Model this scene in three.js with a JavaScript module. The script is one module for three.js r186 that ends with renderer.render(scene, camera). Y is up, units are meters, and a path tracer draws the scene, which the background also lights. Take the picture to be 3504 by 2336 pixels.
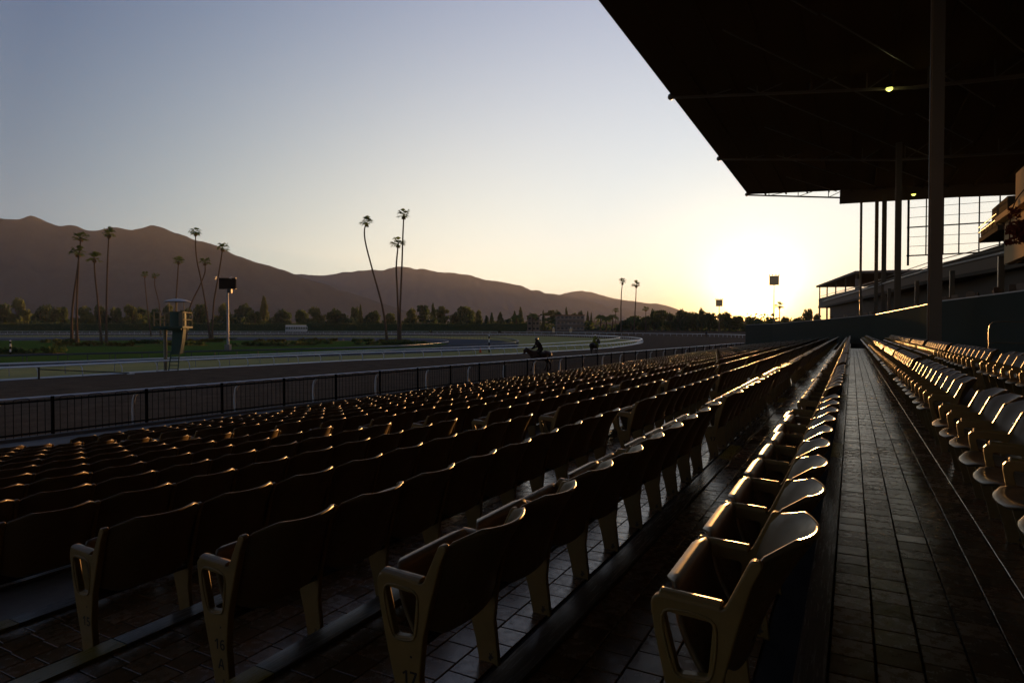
import * as THREE from 'three';
import { mergeGeometries } from 'three/addons/utils/BufferGeometryUtils.js';
import { MarchingCubes } from 'three/addons/objects/MarchingCubes.js';
import { ImprovedNoise } from 'three/addons/math/ImprovedNoise.js';
import { FontLoader } from 'three/addons/loaders/FontLoader.js';

// ---------------------------------------------------------------- camera, sky, sun, exposure
const R = Math.PI / 180;
const scene = new THREE.Scene();
const camera = new THREE.PerspectiveCamera(2 * Math.atan(1168 / 2180) / R, 3504 / 2336, 0.05, 30000);
const EYE = 3.15;                                   // the lens stands 1.2 m above the aisle tiles
camera.position.set(0, EYE, 0);
camera.rotation.set(-1.08 * R, 28.1 * R, 0, 'YXZ');
const renderer = new THREE.WebGLRenderer();
renderer.toneMapping = THREE.LinearToneMapping;
renderer.toneMappingExposure = 3.2;
renderer.shadowMap.enabled = true;

const sunAzimuth = 7.2 * R, sunHeight = 1.62 * R;   // seven degrees to the track side of the rows, just clear of the far trees
const toSun = new THREE.Vector3(-Math.sin(sunAzimuth) * Math.cos(sunHeight), Math.sin(sunHeight), -Math.cos(sunAzimuth) * Math.cos(sunHeight));
{
  const W = 1024, H = 512, data = new Float32Array(W * H * 4);
  const k = [[-0.183, 0.0476, -0.001104, -0.0430], [-0.0863, 0.0305, -0.000786, -0.0358], [-0.157, 0.0102, -0.000433, -0.0150]];
  for (let j = 0; j < H; j++) for (let i = 0; i < W; i++) {
    const el = ((j + 0.5) / H - 0.5) * Math.PI, az = ((i + 0.5) / W - 0.5) * 2 * Math.PI;
    const x = Math.cos(az) * Math.cos(el), y = Math.sin(el), z = Math.sin(az) * Math.cos(el);
    const g = Math.acos(Math.min(1, x * toSun.x + y * toSun.y + z * toSun.z)) / R;
    const gg = Math.min(59, Math.max(16, g)), ee = Math.min(34, Math.max(0, el / R));
    const near = 0.42 * Math.exp(-g / 9), core = 9 * Math.exp(-Math.pow(g / 2.1, 1.2)), low = 0.4 * Math.exp(-g / 16) * Math.exp(-Math.max(0, el / R) / 2.6);
    const add = [near + core + low * 1.35, near * 0.92 + core * 0.76 + low * 0.5, near * 0.74 + core * 0.34 + low * 0.04];
    const red = Math.exp(-Math.max(0, el / R) / 3) * Math.exp(-g / 24);   // thick air low down reddens the light that crosses it
    for (let c = 0; c < 3; c++) {
      const q = k[c];
      data[(j * W + i) * 4 + c] = ([0.50, 0.535, 0.565][c] * (1 - 0.16 * Math.exp(-g * g / 260)) * Math.exp(q[0] + q[1] * gg + q[2] * gg * gg + q[3] * ee) + add[c]) * (1 - [0, 0.50, 1.0][c] * red) * 0.625;
    }
    data[(j * W + i) * 4 + 3] = 1;
  }
  const sky = new THREE.DataTexture(data, W, H, THREE.RGBAFormat, THREE.FloatType);
  sky.mapping = THREE.EquirectangularReflectionMapping;
  sky.magFilter = sky.minFilter = THREE.LinearFilter;
  sky.needsUpdate = true;
  scene.background = sky; scene.environment = sky;
}
const sun = new THREE.DirectionalLight(new THREE.Color().setRGB(1, 0.47, 0.14), 5);
sun.position.copy(toSun).multiplyScalar(200); sun.target.position.set(0, 0, 0);
sun.shadow.radius = 1.2; sun.castShadow = true; sun.shadow.mapSize.set(4096, 4096);
Object.assign(sun.shadow.camera, { left: -120, right: 120, top: 80, bottom: -80, near: 1, far: 500 });
scene.add(sun, sun.target);
scene.fog = new THREE.FogExp2(new THREE.Color().setRGB(0.80, 0.87, 1), 0.00005);

// ---------------------------------------------------------------- helpers
let seed = 12345;
const rnd = () => { seed = (seed * 1664525 + 1013904223) >>> 0; return seed / 4294967296; };
const rr = (a, b) => a + (b - a) * rnd();
const perlin = new ImprovedNoise();
const fbm = (x, y, z = 0, n = 4) => { let s = 0, a = 0.5; for (let i = 0; i < n; i++) { s += a * perlin.noise(x, y, z); x *= 2.03; y *= 2.03; z *= 2.03; a *= 0.5; } return s; };
const rise = (x, z) => { const t = -0.471 * x - 0.882 * z; return t < 330 ? 0 : 0.018 * (t - 330); };   // the land climbs gently towards the hills
const tally = (n) => { const u = ['', 'first', 'second', 'third', 'fourth', 'fifth', 'sixth', 'seventh', 'eighth', 'ninth', 'tenth', 'eleventh', 'twelfth', 'thirteenth', 'fourteenth', 'fifteenth', 'sixteenth', 'seventeenth', 'eighteenth', 'nineteenth'], t = ['', '', 'twent', 'thirt', 'fort', 'fift', 'sixt', 'sevent']; return n < 20 ? u[n] : n % 10 ? t[Math.floor(n / 10)] + 'y-' + u[n % 10] : t[n / 10] + 'ieth'; };
const taken = {};
const numbered = (n) => { const k = taken[n] = (taken[n] ?? -1) + 1; return k ? n + '_' + String(k).padStart(3, '0') : n; };
function tag(o, label, category, group, kind) { o.userData = { label }; if (category) o.userData.category = category; if (group) o.userData.group = group; if (kind) o.userData.kind = kind; return o; }
function shade(o) { o.castShadow = o.receiveShadow = true; return o; }
function thing(name, label, category, [x, y, z] = [0, 0, 0], turn = 0, group) {
  const o = new THREE.Group(); o.name = numbered(name); o.position.set(x, y, z); o.rotation.y = turn; scene.add(o);
  return tag(o, label, category, group);
}
function part(parent, name, geo, m) { const o = shade(new THREE.Mesh(Array.isArray(geo) ? merge(geo) : geo, m)); o.name = name; parent.add(o); return o; }
function struct(name, geo, m, label) { const o = shade(new THREE.Mesh(Array.isArray(geo) ? merge(geo) : geo, m)); o.name = numbered(name); o.userData = { kind: 'structure' }; if (label) o.userData.label = label; scene.add(o); return o; }
const merge = (l) => { l = l.map((g) => { g = g.index ? g.toNonIndexed() : g; if (!g.attributes.uv) g.setAttribute('uv', new THREE.BufferAttribute(new Float32Array(g.attributes.position.count * 2), 2)); return g; }); return l.length > 1 ? mergeGeometries(l) : l[0]; };
const box = (w, h, d, x = 0, y = 0, z = 0, ry = 0) => { const g = new THREE.BoxGeometry(w, h, d); if (ry) g.rotateY(ry); return g.translate(x, y, z); };
function bar(a, b, w, h = w) {                       // a beam from a to b, its uv in metres
  const p = new THREE.Vector3(...a), q = new THREE.Vector3(...b), L = p.distanceTo(q);
  const g = new THREE.BoxGeometry(w, h, L), m = new THREE.Matrix4().lookAt(q, p, Math.abs(q.y - p.y) > 0.99 * L ? new THREE.Vector3(1, 0, 0) : new THREE.Vector3(0, 1, 0));
  m.setPosition(p.add(q).multiplyScalar(0.5)); return g.applyMatrix4(m);
}
function pipe(a, b, r, r2 = r, n = 8) {
  const p = new THREE.Vector3(...a), q = new THREE.Vector3(...b), L = p.distanceTo(q);
  const g = new THREE.CylinderGeometry(r2, r, L, n);
  g.applyQuaternion(new THREE.Quaternion().setFromUnitVectors(new THREE.Vector3(0, 1, 0), q.clone().sub(p).normalize()));
  const c = p.add(q).multiplyScalar(0.5); return g.translate(c.x, c.y, c.z);
}
const tube = (pts, r, n = 24, k = 6) => new THREE.TubeGeometry(new THREE.CatmullRomCurve3(pts.map((p) => new THREE.Vector3(...p)), false, 'centripetal'), n, r, k);
function extrude(shape, depth, bevel = 0, seg = 1, steps = 6) {
  const g = new THREE.ExtrudeGeometry(shape, { depth: depth - 2 * bevel, bevelEnabled: bevel > 0, bevelThickness: bevel, bevelSize: bevel, bevelOffset: -bevel, bevelSegments: seg, curveSegments: steps });
  return g.translate(0, 0, -(depth - 2 * bevel) / 2);
}
function sweep(pts, section, closed = false, n = 160) {          // a section [[across, up], ...] carried along a path of [x, y, z]
  const cv = new THREE.CatmullRomCurve3(pts.map((p) => new THREE.Vector3(...p)), closed, 'centripetal'), P = cv.getSpacedPoints(n), m = section.length;
  const pos = [], idx = [], uv = [];
  P.forEach((p, i) => {
    const t = P[Math.min(i + 1, n)].clone().sub(P[Math.max(i - 1, 0)]).setY(0).normalize(), s = new THREE.Vector3(-t.z, 0, t.x);
    section.forEach(([a, b], j) => { pos.push(p.x + s.x * a, p.y + b, p.z + s.z * a); uv.push(i, j / m); });
    if (i < n) for (let j = 0; j < m; j++) { const A = i * m + j, B = i * m + (j + 1) % m; idx.push(A, B, A + m, B, B + m, A + m); }
  });
  const g = new THREE.BufferGeometry(); g.setAttribute('position', new THREE.Float32BufferAttribute(pos, 3)); g.setAttribute('uv', new THREE.Float32BufferAttribute(uv, 2)); g.setIndex(idx);
  const ng = g.toNonIndexed(); ng.computeVertexNormals(); return ng;
}
function flatUV(g, k = 1) {                                         // uv in metres from the ground plan
  const p = g.attributes.position, uv = new Float32Array(p.count * 2);
  for (let i = 0; i < p.count; i++) { uv[2 * i] = p.getX(i) * k; uv[2 * i + 1] = p.getZ(i) * k; }
  g.setAttribute('uv', new THREE.BufferAttribute(uv, 2)); return g;
}
// ---------------------------------------------------------------- textures and materials
const toS = (v) => { v = Math.min(1, Math.max(0, v)); return 255 * (v <= 0.0031308 ? 12.92 * v : 1.055 * Math.pow(v, 1 / 2.4) - 0.055); };
function texture(n, fn, srgb = true, rep = 1) {
  const d = new Uint8Array(n * n * 4);
  for (let y = 0; y < n; y++) for (let x = 0; x < n; x++) {
    const c = fn(x / n, y / n, x, y), o = (y * n + x) * 4;
    for (let k = 0; k < 3; k++) d[o + k] = srgb ? toS(c[k] ?? c) : 255 * Math.min(1, Math.max(0, Array.isArray(c) ? c[k] : c));
    d[o + 3] = 255;
  }
  const t = new THREE.DataTexture(d, n, n); t.wrapS = t.wrapT = THREE.RepeatWrapping; t.magFilter = THREE.LinearFilter; t.minFilter = THREE.LinearMipmapLinearFilter; t.generateMipmaps = true;
  if (srgb) t.colorSpace = THREE.SRGBColorSpace; t.repeat.set(rep, rep); t.needsUpdate = true; return t;
}
const wrapN = (u, v, f, n = 4, z = 0) => {                        // noise that joins at the texture's edge
  const a = fbm(u * f, v * f, z, n), b = fbm((u - 1) * f, v * f, z, n), c = fbm(u * f, (v - 1) * f, z, n), d = fbm((u - 1) * f, (v - 1) * f, z, n);
  return (a * (1 - u) + b * u) * (1 - v) + (c * (1 - u) + d * u) * v;
};
const mix3 = (a, b, t) => a.map((v, i) => v + (b[i] - v) * Math.min(1, Math.max(0, t)));
const mat = (c, rough = 0.8, extra = {}) => new THREE.MeshPhysicalMaterial({ specularIntensity: rough >= 0.75 ? 0 : rough >= 0.5 ? 0.5 : 1, color: Array.isArray(c) ? new THREE.Color().setRGB(...c) : c, roughness: rough, side: THREE.DoubleSide, ...extra });
const scuff = texture(256, (u, v) => { const a = wrapN(u, v, 9, 5), b = wrapN(u, v, 40, 2, 7); return 0.5 + 0.5 * a + 0.25 * b; }, false);
const grit = texture(256, (u, v, x, y) => 0.5 + 0.5 * wrapN(u, v, 60, 3) + 0.15 * (((x * 73 + y * 179) ^ (x * y)) % 97 / 97 - 0.5), false);
const dirtMap = texture(384, (u, v) => { const a = wrapN(u, v, 8, 5), b = wrapN(u, v, 70, 3, 3); return mix3([0.050, 0.036, 0.022], [0.130, 0.092, 0.062], 0.5 + 0.8 * a + 0.9 * b); }, true, 1 / 9);
const dirtBump = texture(384, (u, v) => 0.5 + 0.5 * wrapN(u, v, 16, 4) + 0.5 * wrapN(u, v, 90, 3, 5), false, 1 / 5);
const turfMap = texture(256, (u, v) => { const a = wrapN(u, v, 5, 5), b = wrapN(u, v, 120, 2, 3); return mix3([0.17, 0.155, 0.055], [0.33, 0.29, 0.125], 0.5 + 0.7 * a + 0.8 * b); }, true, 1 / 14);
const lawnMap = texture(256, (u, v) => { const a = wrapN(u, v, 5, 5), b = wrapN(u, v, 120, 2, 9); return mix3([0.030, 0.055, 0.012], [0.085, 0.12, 0.026], 0.5 + 0.7 * a + 0.8 * b); }, true, 1 / 17);
const concMap = texture(256, (u, v) => { const a = wrapN(u, v, 6, 5), b = wrapN(u, v, 60, 3, 3); return mix3([0.10, 0.095, 0.085], [0.24, 0.23, 0.21], 0.5 + 0.7 * a + 0.5 * b); }, true, 1 / 4);
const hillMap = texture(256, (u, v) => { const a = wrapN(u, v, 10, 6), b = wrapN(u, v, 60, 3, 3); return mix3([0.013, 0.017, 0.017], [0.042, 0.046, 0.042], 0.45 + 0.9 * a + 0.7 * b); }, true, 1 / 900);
const boardMap = texture(256, (u, v) => { const a = wrapN(u, v * 0.15, 50, 3), b = wrapN(u, v, 5, 4, 8); return mix3([0.05, 0.044, 0.034], [0.15, 0.135, 0.11], 0.5 + 0.8 * a + 0.6 * b); }, true, 1);
const barkMap = texture(128, (u, v) => mix3([0.05, 0.036, 0.024], [0.14, 0.105, 0.075], 0.5 + 0.8 * wrapN(u, v, 14, 3)), true, 1);
const paintMap = texture(256, (u, v) => {                           // cream enamel, chipped to dark iron here and there
  const a = wrapN(u, v, 7, 5), b = wrapN(u, v, 26, 3, 4);
  return b * 0.8 + a > 0.3 ? [0.03, 0.02, 0.012] : mix3([0.15, 0.092, 0.022], [0.20, 0.128, 0.036], 0.5 + a + 0.5 * b);
}, true, 1.7);
const shellMap = texture(256, (u, v) => { const a = wrapN(u, v, 5, 5), b = wrapN(u, v, 50, 3, 4); return mix3([0.095, 0.064, 0.028], [0.14, 0.097, 0.047], 0.5 + 0.7 * a + 0.4 * b); }, true, 1);
const M = {
  shell: mat([1, 1, 1], 0.72, { map: shellMap, roughnessMap: scuff, specularIntensity: 0.45 }),
  enamel: mat([1, 1, 1], 0.9, { map: paintMap, roughnessMap: scuff, specularIntensity: 0.7 }),
  stencil: mat([0.012, 0.011, 0.01], 0.6),
  bolt: mat([0.55, 0.57, 0.62], 0.22, { metalness: 1 }),
  concrete: mat([1, 1, 1], 0.85, { map: concMap, bumpMap: grit, bumpScale: 0.002 }),
  board: mat([1, 1, 1], 0.5, { map: boardMap, roughnessMap: scuff }),
  yellow: mat([0.17, 0.12, 0.008], 0.6, { roughnessMap: scuff }),
  grout: mat([0.045, 0.04, 0.034], 0.9),
  dirt: mat([1, 1, 1], 0.95, { map: dirtMap, bumpMap: dirtBump, bumpScale: 0.05 }),
  turf: mat([1, 1, 1], 0.95, { map: turfMap, bumpMap: dirtBump, bumpScale: 0.03 }),
  lawn: mat([1, 1, 1], 0.95, { map: lawnMap, bumpMap: dirtBump, bumpScale: 0.03 }),
  oil: mat([0.075, 0.075, 0.078], 0.9, { bumpMap: dirtBump, bumpScale: 0.03 }),
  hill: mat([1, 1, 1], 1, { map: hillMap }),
  black: mat([0.010, 0.010, 0.010], 0.8),
  iron: mat([0.03, 0.028, 0.026], 0.55),
  white: mat([0.58, 0.58, 0.56], 0.4),
  greyRail: mat([0.26, 0.26, 0.255], 0.5),
  darkRail: mat([0.05, 0.055, 0.06], 0.6),
  green: mat([0.035, 0.07, 0.05], 0.7),
  cream: mat([0.17, 0.16, 0.10], 0.7),
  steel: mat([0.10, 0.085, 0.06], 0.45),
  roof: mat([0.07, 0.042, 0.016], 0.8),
  dark: mat([0.115, 0.10, 0.08], 0.9), wallGreen: mat([0.045, 0.052, 0.042], 0.85),  // terrace wall has a darker, greener base colour than the decks
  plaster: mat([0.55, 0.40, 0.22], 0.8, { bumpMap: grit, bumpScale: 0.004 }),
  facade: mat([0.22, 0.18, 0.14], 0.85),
  roofTile: mat([0.16, 0.08, 0.05], 0.9),
  glass: new THREE.MeshPhysicalMaterial({ color: 0xffffff, transmission: 1, thickness: 0, roughness: 0.02, ior: 1.45, side: THREE.DoubleSide }),
  pane: mat([0.02, 0.025, 0.03], 0.12),
  bark: mat([1, 1, 1], 0.95, { map: barkMap }),
  leaf: [[0.040, 0.058, 0.020], [0.055, 0.068, 0.024], [0.030, 0.048, 0.020]].map((c) => mat(c.map((v) => v * 1.5), 1, { transmission: 0.4, thickness: 0 })),
  palm: mat([0.075, 0.11, 0.035], 1, { transmission: 0.35, thickness: 0 }),
  thatch: mat([0.16, 0.11, 0.05], 0.95),
  bed: mat([0.10, 0.085, 0.025], 0.9),
  horse: [mat([0.045, 0.022, 0.012], 0.55), mat([0.022, 0.014, 0.010], 0.55)],
  coat: mat([0.018, 0.016, 0.016], 0.85), jacket: mat([0.15, 0.16, 0.03], 0.85), helmet: mat([0.03, 0.03, 0.032], 0.3), paleHelmet: mat([0.6, 0.6, 0.56], 0.3),
};
// ---- plans of the rails and trees, in metres
const loopA = [[-46.0,-11.1],[-46.1,-19.7],[-45.9,-24.7],[-45.9,-31.3],[-45.0,-44.3],[-44.5,-48.9],[-39.0,-69.1],[-37.1,-84.5],[-36.3,-99.1],[-38.3,-117.8],[-41.5,-136.9],[-45.2,-151.8],[-51.0,-169.6],[-60.4,-191.1],[-67.8,-202.8],[-97.0,-238.6],[-164.8,-291.6],[-272.0,-252.5],[-403.0,-172.0],[-468.5,-112.8]] ;
const loopB = [[-53.2,-12.8],[-49.2,-26.5],[-47.8,-47.1],[-44.2,-78.3],[-44.1,-92.6],[-46.3,-116.9],[-49.3,-139.6],[-57.0,-169.8],[-63.4,-189.5],[-75.3,-216.8],[-101.1,-248.5],[-153.7,-272.0],[-245.2,-227.6],[-364.1,-155.4],[-416.4,-100.3]] ;
const loopC = [[-66.3,-16.0],[-63.6,-27.2],[-54.6,-53.8],[-50.2,-72.5],[-49.5,-83.1],[-50.5,-94.0],[-56.4,-108.2],[-66.6,-125.8],[-76.2,-140.8],[-97.2,-167.2],[-122.4,-181.8],[-151.3,-195.7],[-209.0,-194.0],[-311.6,-133.0],[-357.0,-86.0]] ;
const loopD = [[-71.4,-17.2],[-68.7,-29.3],[-61.7,-51.2],[-59.8,-73.7],[-62.0,-85.4],[-67.3,-99.1],[-71.6,-106.9],[-79.0,-116.9],[-86.3,-124.7],[-102.5,-132.6],[-141.9,-131.7],[-211.4,-90.2],[-249.9,-60.2]] ;
const railF = [[-556.0,-133.9],[-448.4,-191.4],[-354.2,-239.4],[-293.1,-272.0],[-183.0,-324.0],[-129.7,-327.5],[-77.3,-310.2],[-50.9,-278.9],[-34.2,-248.1],[-22.3,-214.8]];
const TREES = [[-513.7,-230.3,2.07,24.2,6.9,0],[-534.1,-229.7,2.24,21.1,6.3,0],[-548.3,-260.6,2.85,21.6,8.5,0],[-521.2,-260.1,2.61,19.3,7.8,0],[-475.9,-251.1,2.08,18.0,7.4,0],[-483.7,-270.0,2.45,20.4,6.4,0],[-477.4,-276.5,2.5,18.5,5.6,0],[-448.1,-270.4,2.15,19.4,5.8,0],[-475.0,-295.1,2.77,19.0,5.6,0],[-431.4,-276.2,2.1,17.2,5.1,0],[-440.9,-290.0,2.4,19.7,6.0,0],[-435.7,-301.3,2.54,18.1,6.5,0],[-419.8,-303.9,2.45,21.4,6.4,0],[-415.4,-316.9,2.61,20.8,6.5,0],[-409.6,-330.3,2.78,22.1,7.3,0],[-405.1,-347.5,3.01,26.4,5.9,1],[-378.4,-316.1,2.29,15.3,5.5,0],[-378.5,-340.8,2.68,17.4,8.3,0],[-367.7,-349.8,2.73,17.0,6.2,0],[-340.7,-336.8,2.3,17.9,7.1,0],[-313.2,-331.6,1.98,16.9,8.5,0],[-343.3,-381.7,3.03,19.6,3.9,0],[-311.8,-352.6,2.3,19.1,2.7,1],[-306.0,-356.8,2.32,15.8,6.3,0],[-316.1,-390.7,2.94,14.2,5.9,0],[-291.8,-382.8,2.61,16.9,6.5,0],[-277.6,-382.6,2.49,19.6,5.6,3],[-282.2,-400.7,2.82,21.1,1.8,2],[-250.8,-366.9,2.01,18.4,5.3,3],[-259.0,-408.6,2.74,19.9,9.3,0],[-253.8,-388.8,2.38,14.6,5.1,0],[-231.6,-381.3,2.08,15.2,3.7,0],[-242.6,-414.2,2.69,11.5,1.8,2],[-247.4,-430.0,2.99,13.6,2.5,1],[-220.4,-395.2,2.2,13.4,4.6,1],[-228.3,-419.7,2.66,9.7,4.8,0],[-214.0,-404.8,2.3,14.3,2.9,1],[-222.5,-430.4,2.78,17.5,3.3,1],[-216.3,-432.4,2.76,8.6,4.4,0],[-193.8,-410.2,2.22,15.3,1.0,2],[-203.9,-446.3,2.88,16.2,5.4,3],[-194.6,-439.6,2.69,16.7,3.3,0],[-190.3,-443.6,2.72,17.9,1.3,2],[-188.9,-453.7,2.87,13.7,4.0,0],[-176.2,-433.9,2.44,15.9,3.8,0],[-177.8,-455.5,2.8,14.6,2.0,1],[-178.0,-463.5,2.93,13.8,1.8,1],[-128.8,-390.4,1.35,9.0,4.8,0],[-133.9,-430.1,2.02,11.9,6.9,0],[-120.7,-411.3,1.61,11.0,5.0,0],[-116.0,-418.7,1.69,16.6,2.5,0],[-107.1,-404.5,1.39,15.0,6.7,3],[-108.4,-435.2,1.89,13.4,5.2,0],[-99.7,-416.8,1.52,16.5,3.8,0],[-100.7,-449.1,2.04,15.1,4.1,0],[-86.2,-423.0,1.51,17.4,3.2,0],[-92.0,-436.2,1.77,13.4,5.1,0],[-82.6,-432.0,1.62,14.2,5.0,0],[-78.6,-446.2,1.81,13.0,4.7,0],[-69.8,-427.3,1.44,14.7,3.8,0],[-64.7,-429.1,1.42,11.9,4.9,0],[-63.0,-462.1,1.93,10.8,4.4,0],[-56.0,-466.2,1.94,10.2,4.8,0],[-47.8,-460.0,1.77,10.6,3.9,0],[-32.9,-390.5,0.54,10.5,3.3,0],[-21.9,-396.4,0.54,16.0,3.0,0],[-27.8,-393.2,0.54,11.0,3.6,0],[-18.4,-398.3,0.54,12.0,3.3,0]];
const R1 = [[-4541,393,-523],[-4069,471,-980],[-3753,515,-1265],[-3494,520,-1491],[-3437,519,-1541],[-3395,541,-1577],[-3370,529,-1598],[-3334,504,-1628],[-3301,491,-1656],[-3265,501,-1686],[-3226,483,-1719],[-3186,481,-1753],[-3124,496,-1804],[-3078,488,-1843],[-3040,492,-1875],[-2995,506,-1912],[-2950,492,-1949],[-2898,471,-1991],[-2855,449,-2026],[-2817,437,-2057],[-2751,405,-2111],[-2714,378,-2141],[-2666,361,-2180],[-2621,337,-2217],[-2544,310,-2278],[-2479,279,-2330],[-2328,215,-2450],[-2097,120,-2632],[-1919,60,-2771],[-1673,22,-2961]];
const R2 = [[-5022,304,-3667],[-4659,441,-3987],[-4452,504,-4166],[-4339,496,-4264],[-4250,502,-4341],[-4159,523,-4418],[-4053,541,-4508],[-3930,560,-4613],[-3852,560,-4678],[-3812,579,-4711],[-3757,596,-4758],[-3678,587,-4824],[-3638,573,-4857],[-3566,577,-4918],[-3477,553,-4992],[-3338,541,-5107],[-3222,522,-5203],[-3155,493,-5258],[-3011,469,-5375],[-2926,449,-5445],[-2823,423,-5529],[-2762,386,-5578],[-2710,390,-5621],[-2657,360,-5663],[-2660,361,-5661],[-2552,349,-5748],[-2444,324,-5835],[-2279,278,-5968],[-2112,232,-6101],[-1741,157,-6395],[-1111,85,-6889]];
const R3 = [[-4698,255,-6787],[-3728,370,-7367],[-3306,469,-7619],[-3183,501,-7692],[-3060,502,-7766],[-2952,479,-7830],[-2829,435,-7904],[-2674,396,-7996],[-2520,373,-8088],[-2365,347,-8180],[-2209,335,-8273],[-1980,260,-8409],[-1679,164,-8589],[-1344,95,-8788],[-396,69,-9352],[978,77,-10168],[2728,70,-11206]];
// ---------------------------------------------------------------- the land
{
  const n = 150, g = new THREE.BufferGeometry(), pos = [], idx = [];
  const grid = (i) => { const t = i / n * 2 - 1; return Math.sign(t) * (Math.abs(t) * 500 + Math.pow(Math.abs(t), 5) * 11500); };
  for (let j = 0; j <= n; j++) for (let i = 0; i <= n; i++) { const x = grid(i), z = grid(j); pos.push(x, Math.min(rise(x, z), 34), z); }
  for (let j = 0; j < n; j++) for (let i = 0; i < n; i++) { const a = j * (n + 1) + i; idx.push(a, a + n + 1, a + 1, a + 1, a + n + 1, a + n + 2); }
  g.setAttribute('position', new THREE.Float32BufferAttribute(pos, 3)); g.setIndex(idx); g.computeVertexNormals();
  struct('ground', flatUV(g), M.dirt, 'brown sandy ground and racing strip running out to the hills');
}
const smooth = (pts, n, closed) => new THREE.CatmullRomCurve3(pts.map(([x, z]) => new THREE.Vector3(x, 0, z)), closed, 'centripetal').getSpacedPoints(n).map((p) => [p.x, p.z]);
function sheet(name, outline, y, m, label) {
  const s = new THREE.Shape(outline.map(([x, z]) => new THREE.Vector2(x, -z))), g = new THREE.ShapeGeometry(s);
  g.rotateX(-Math.PI / 2).translate(0, y, 0); return struct(name, flatUV(g), m, label);
}
const edgeA = smooth(loopA, 220), edgeB = smooth(loopB, 200), edgeC = smooth(loopC, 200), edgeD = smooth(loopD, 160);
sheet('turf_course', edgeA, 0.006, M.turf, 'dry yellow green turf course inside the white rail');
sheet('training_strip', edgeC, 0.012, M.oil, 'dark grey inner strip around the end of the infield');
sheet('infield_lawn', edgeD, 0.018, M.lawn, 'dim green infield lawn with palms and flower beds');
struct('limestone_edge', sweep(loopA.slice(0, 15).map(([x, z]) => [x - 0.4, 0.012, z]), [[-0.75, 0], [-0.7, 0.02], [0.7, 0.02], [0.75, 0]], false, 150), M.greyRail, 'pale grey strip under the inner rail');
struct('backstretch_grass', (() => { const g = sweep([[-620, 1.3, -160], [-480, 1.3, -221], [-300, 1.32, -316], [-190, 1.4, -372], [-120, 1.3, -378]].map(([x, y, z]) => [x, rise(x, z) + 0.03, z]), [[-14, 0], [14, 0], [14, -0.4], [-14, -0.4]], false, 60); return flatUV(g); })(), M.lawn, 'grass verge before the long hedge');
function mountain(name, crest, near, label) {                      // a ridge with gullied flanks in front and behind
  const cv = new THREE.CatmullRomCurve3(crest.map((p) => new THREE.Vector3(...p)), false, 'centripetal'), n = 240, m = 34, P = cv.getSpacedPoints(n), pos = [], idx = [];
  const mid = new THREE.Vector3(); P.forEach((p) => mid.add(p)); mid.multiplyScalar(1 / P.length);
  const away = new THREE.Vector3(mid.x, 0, mid.z).normalize();
  for (let i = 0; i <= n; i++) for (let j = 0; j <= m; j++) {
    const p = P[i], t = j / m * 2 - 0.7, run = p.y * near;
    const x = p.x + away.x * t * run, z = p.z + away.z * t * run, a = Math.abs(t);
    const prof = t < 0 ? 1 - Math.pow(a / 0.7, 0.85) * 1.02 : 1 - a * 0.75;
    const gully = fbm(x / 330, z / 330, 2, 5), fine = fbm(x / 90, z / 90, 5, 3);
    pos.push(x + 40 * gully * a, Math.max(-20, p.y * prof + (gully * 190 + fine * 40) * Math.min(1, a * 2.2) * Math.min(1, prof + 0.25) + (a < 0.01 ? fine * 14 : 0)), z);
  }
  for (let i = 0; i < n; i++) for (let j = 0; j < m; j++) { const a = i * (m + 1) + j; idx.push(a, a + 1, a + m + 1, a + 1, a + m + 2, a + m + 1); }
  const g = new THREE.BufferGeometry(); g.setAttribute('position', new THREE.Float32BufferAttribute(pos, 3)); g.setIndex(idx); g.computeVertexNormals();
  return struct(name, flatUV(g), M.hill, label);
}
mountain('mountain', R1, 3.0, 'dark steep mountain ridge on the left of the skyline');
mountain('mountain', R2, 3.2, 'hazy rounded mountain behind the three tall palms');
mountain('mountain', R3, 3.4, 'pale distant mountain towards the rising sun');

// ---------------------------------------------------------------- seating terraces
const RUN = 1.025, STEP = 0.121, X0 = -0.235, FLOOR0 = 1.825, SEAT = 0.53, START = 1.838, PITCH = 5.63, ROWS = 15;
const rowX = (k) => X0 - RUN * k, rowY = (k) => FLOOR0 - STEP * k;
const WALL = [[9.6, 4.45, 2], [6.99, 4.45, -17.9], [5.31, 4.45, -28.1], [3.8, 4.45, -36.4], [3.63, 4.45, -42.1], [1.94, 4.43, -65.6], [-3.1, 4.2, -81], [-9.78, 3.9, -97.8], [-14.32, 3.83, -104.4]];
const wallS = (x) => { for (let i = 2; i < WALL.length; i++) { const a = WALL[i - 1], b = WALL[i]; if (x <= a[0] && x >= b[0]) return -(a[2] + (b[2] - a[2]) * (a[0] - x) / (a[0] - b[0])); } return 30; };
const TILE = 0.15, JOINT = 0.007;
const tileGeo = (() => {                                             // a quarry tile with chamfered arrises
  const a = (TILE - JOINT) / 2, b = a - 0.0022, h = 0.0125, c = 0.0018;
  const ring = (r, y) => [[-r, y, -r], [r, y, -r], [r, y, r], [-r, y, r]], v = [...ring(a, 0), ...ring(a, h - c), ...ring(b, h)], p = [];
  const quad = (i, j, k, l) => p.push(...v[i], ...v[k], ...v[j], ...v[i], ...v[l], ...v[k]);
  for (let e = 0; e < 4; e++) { const f = (e + 1) % 4; quad(e, f, 4 + f, 4 + e); quad(4 + e, 4 + f, 8 + f, 8 + e); }
  quad(8, 9, 10, 11);
  const g = new THREE.BufferGeometry(); g.setAttribute('position', new THREE.Float32BufferAttribute(p, 3)); g.computeVertexNormals();
  return flatUV(g, 3);
})();
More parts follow.
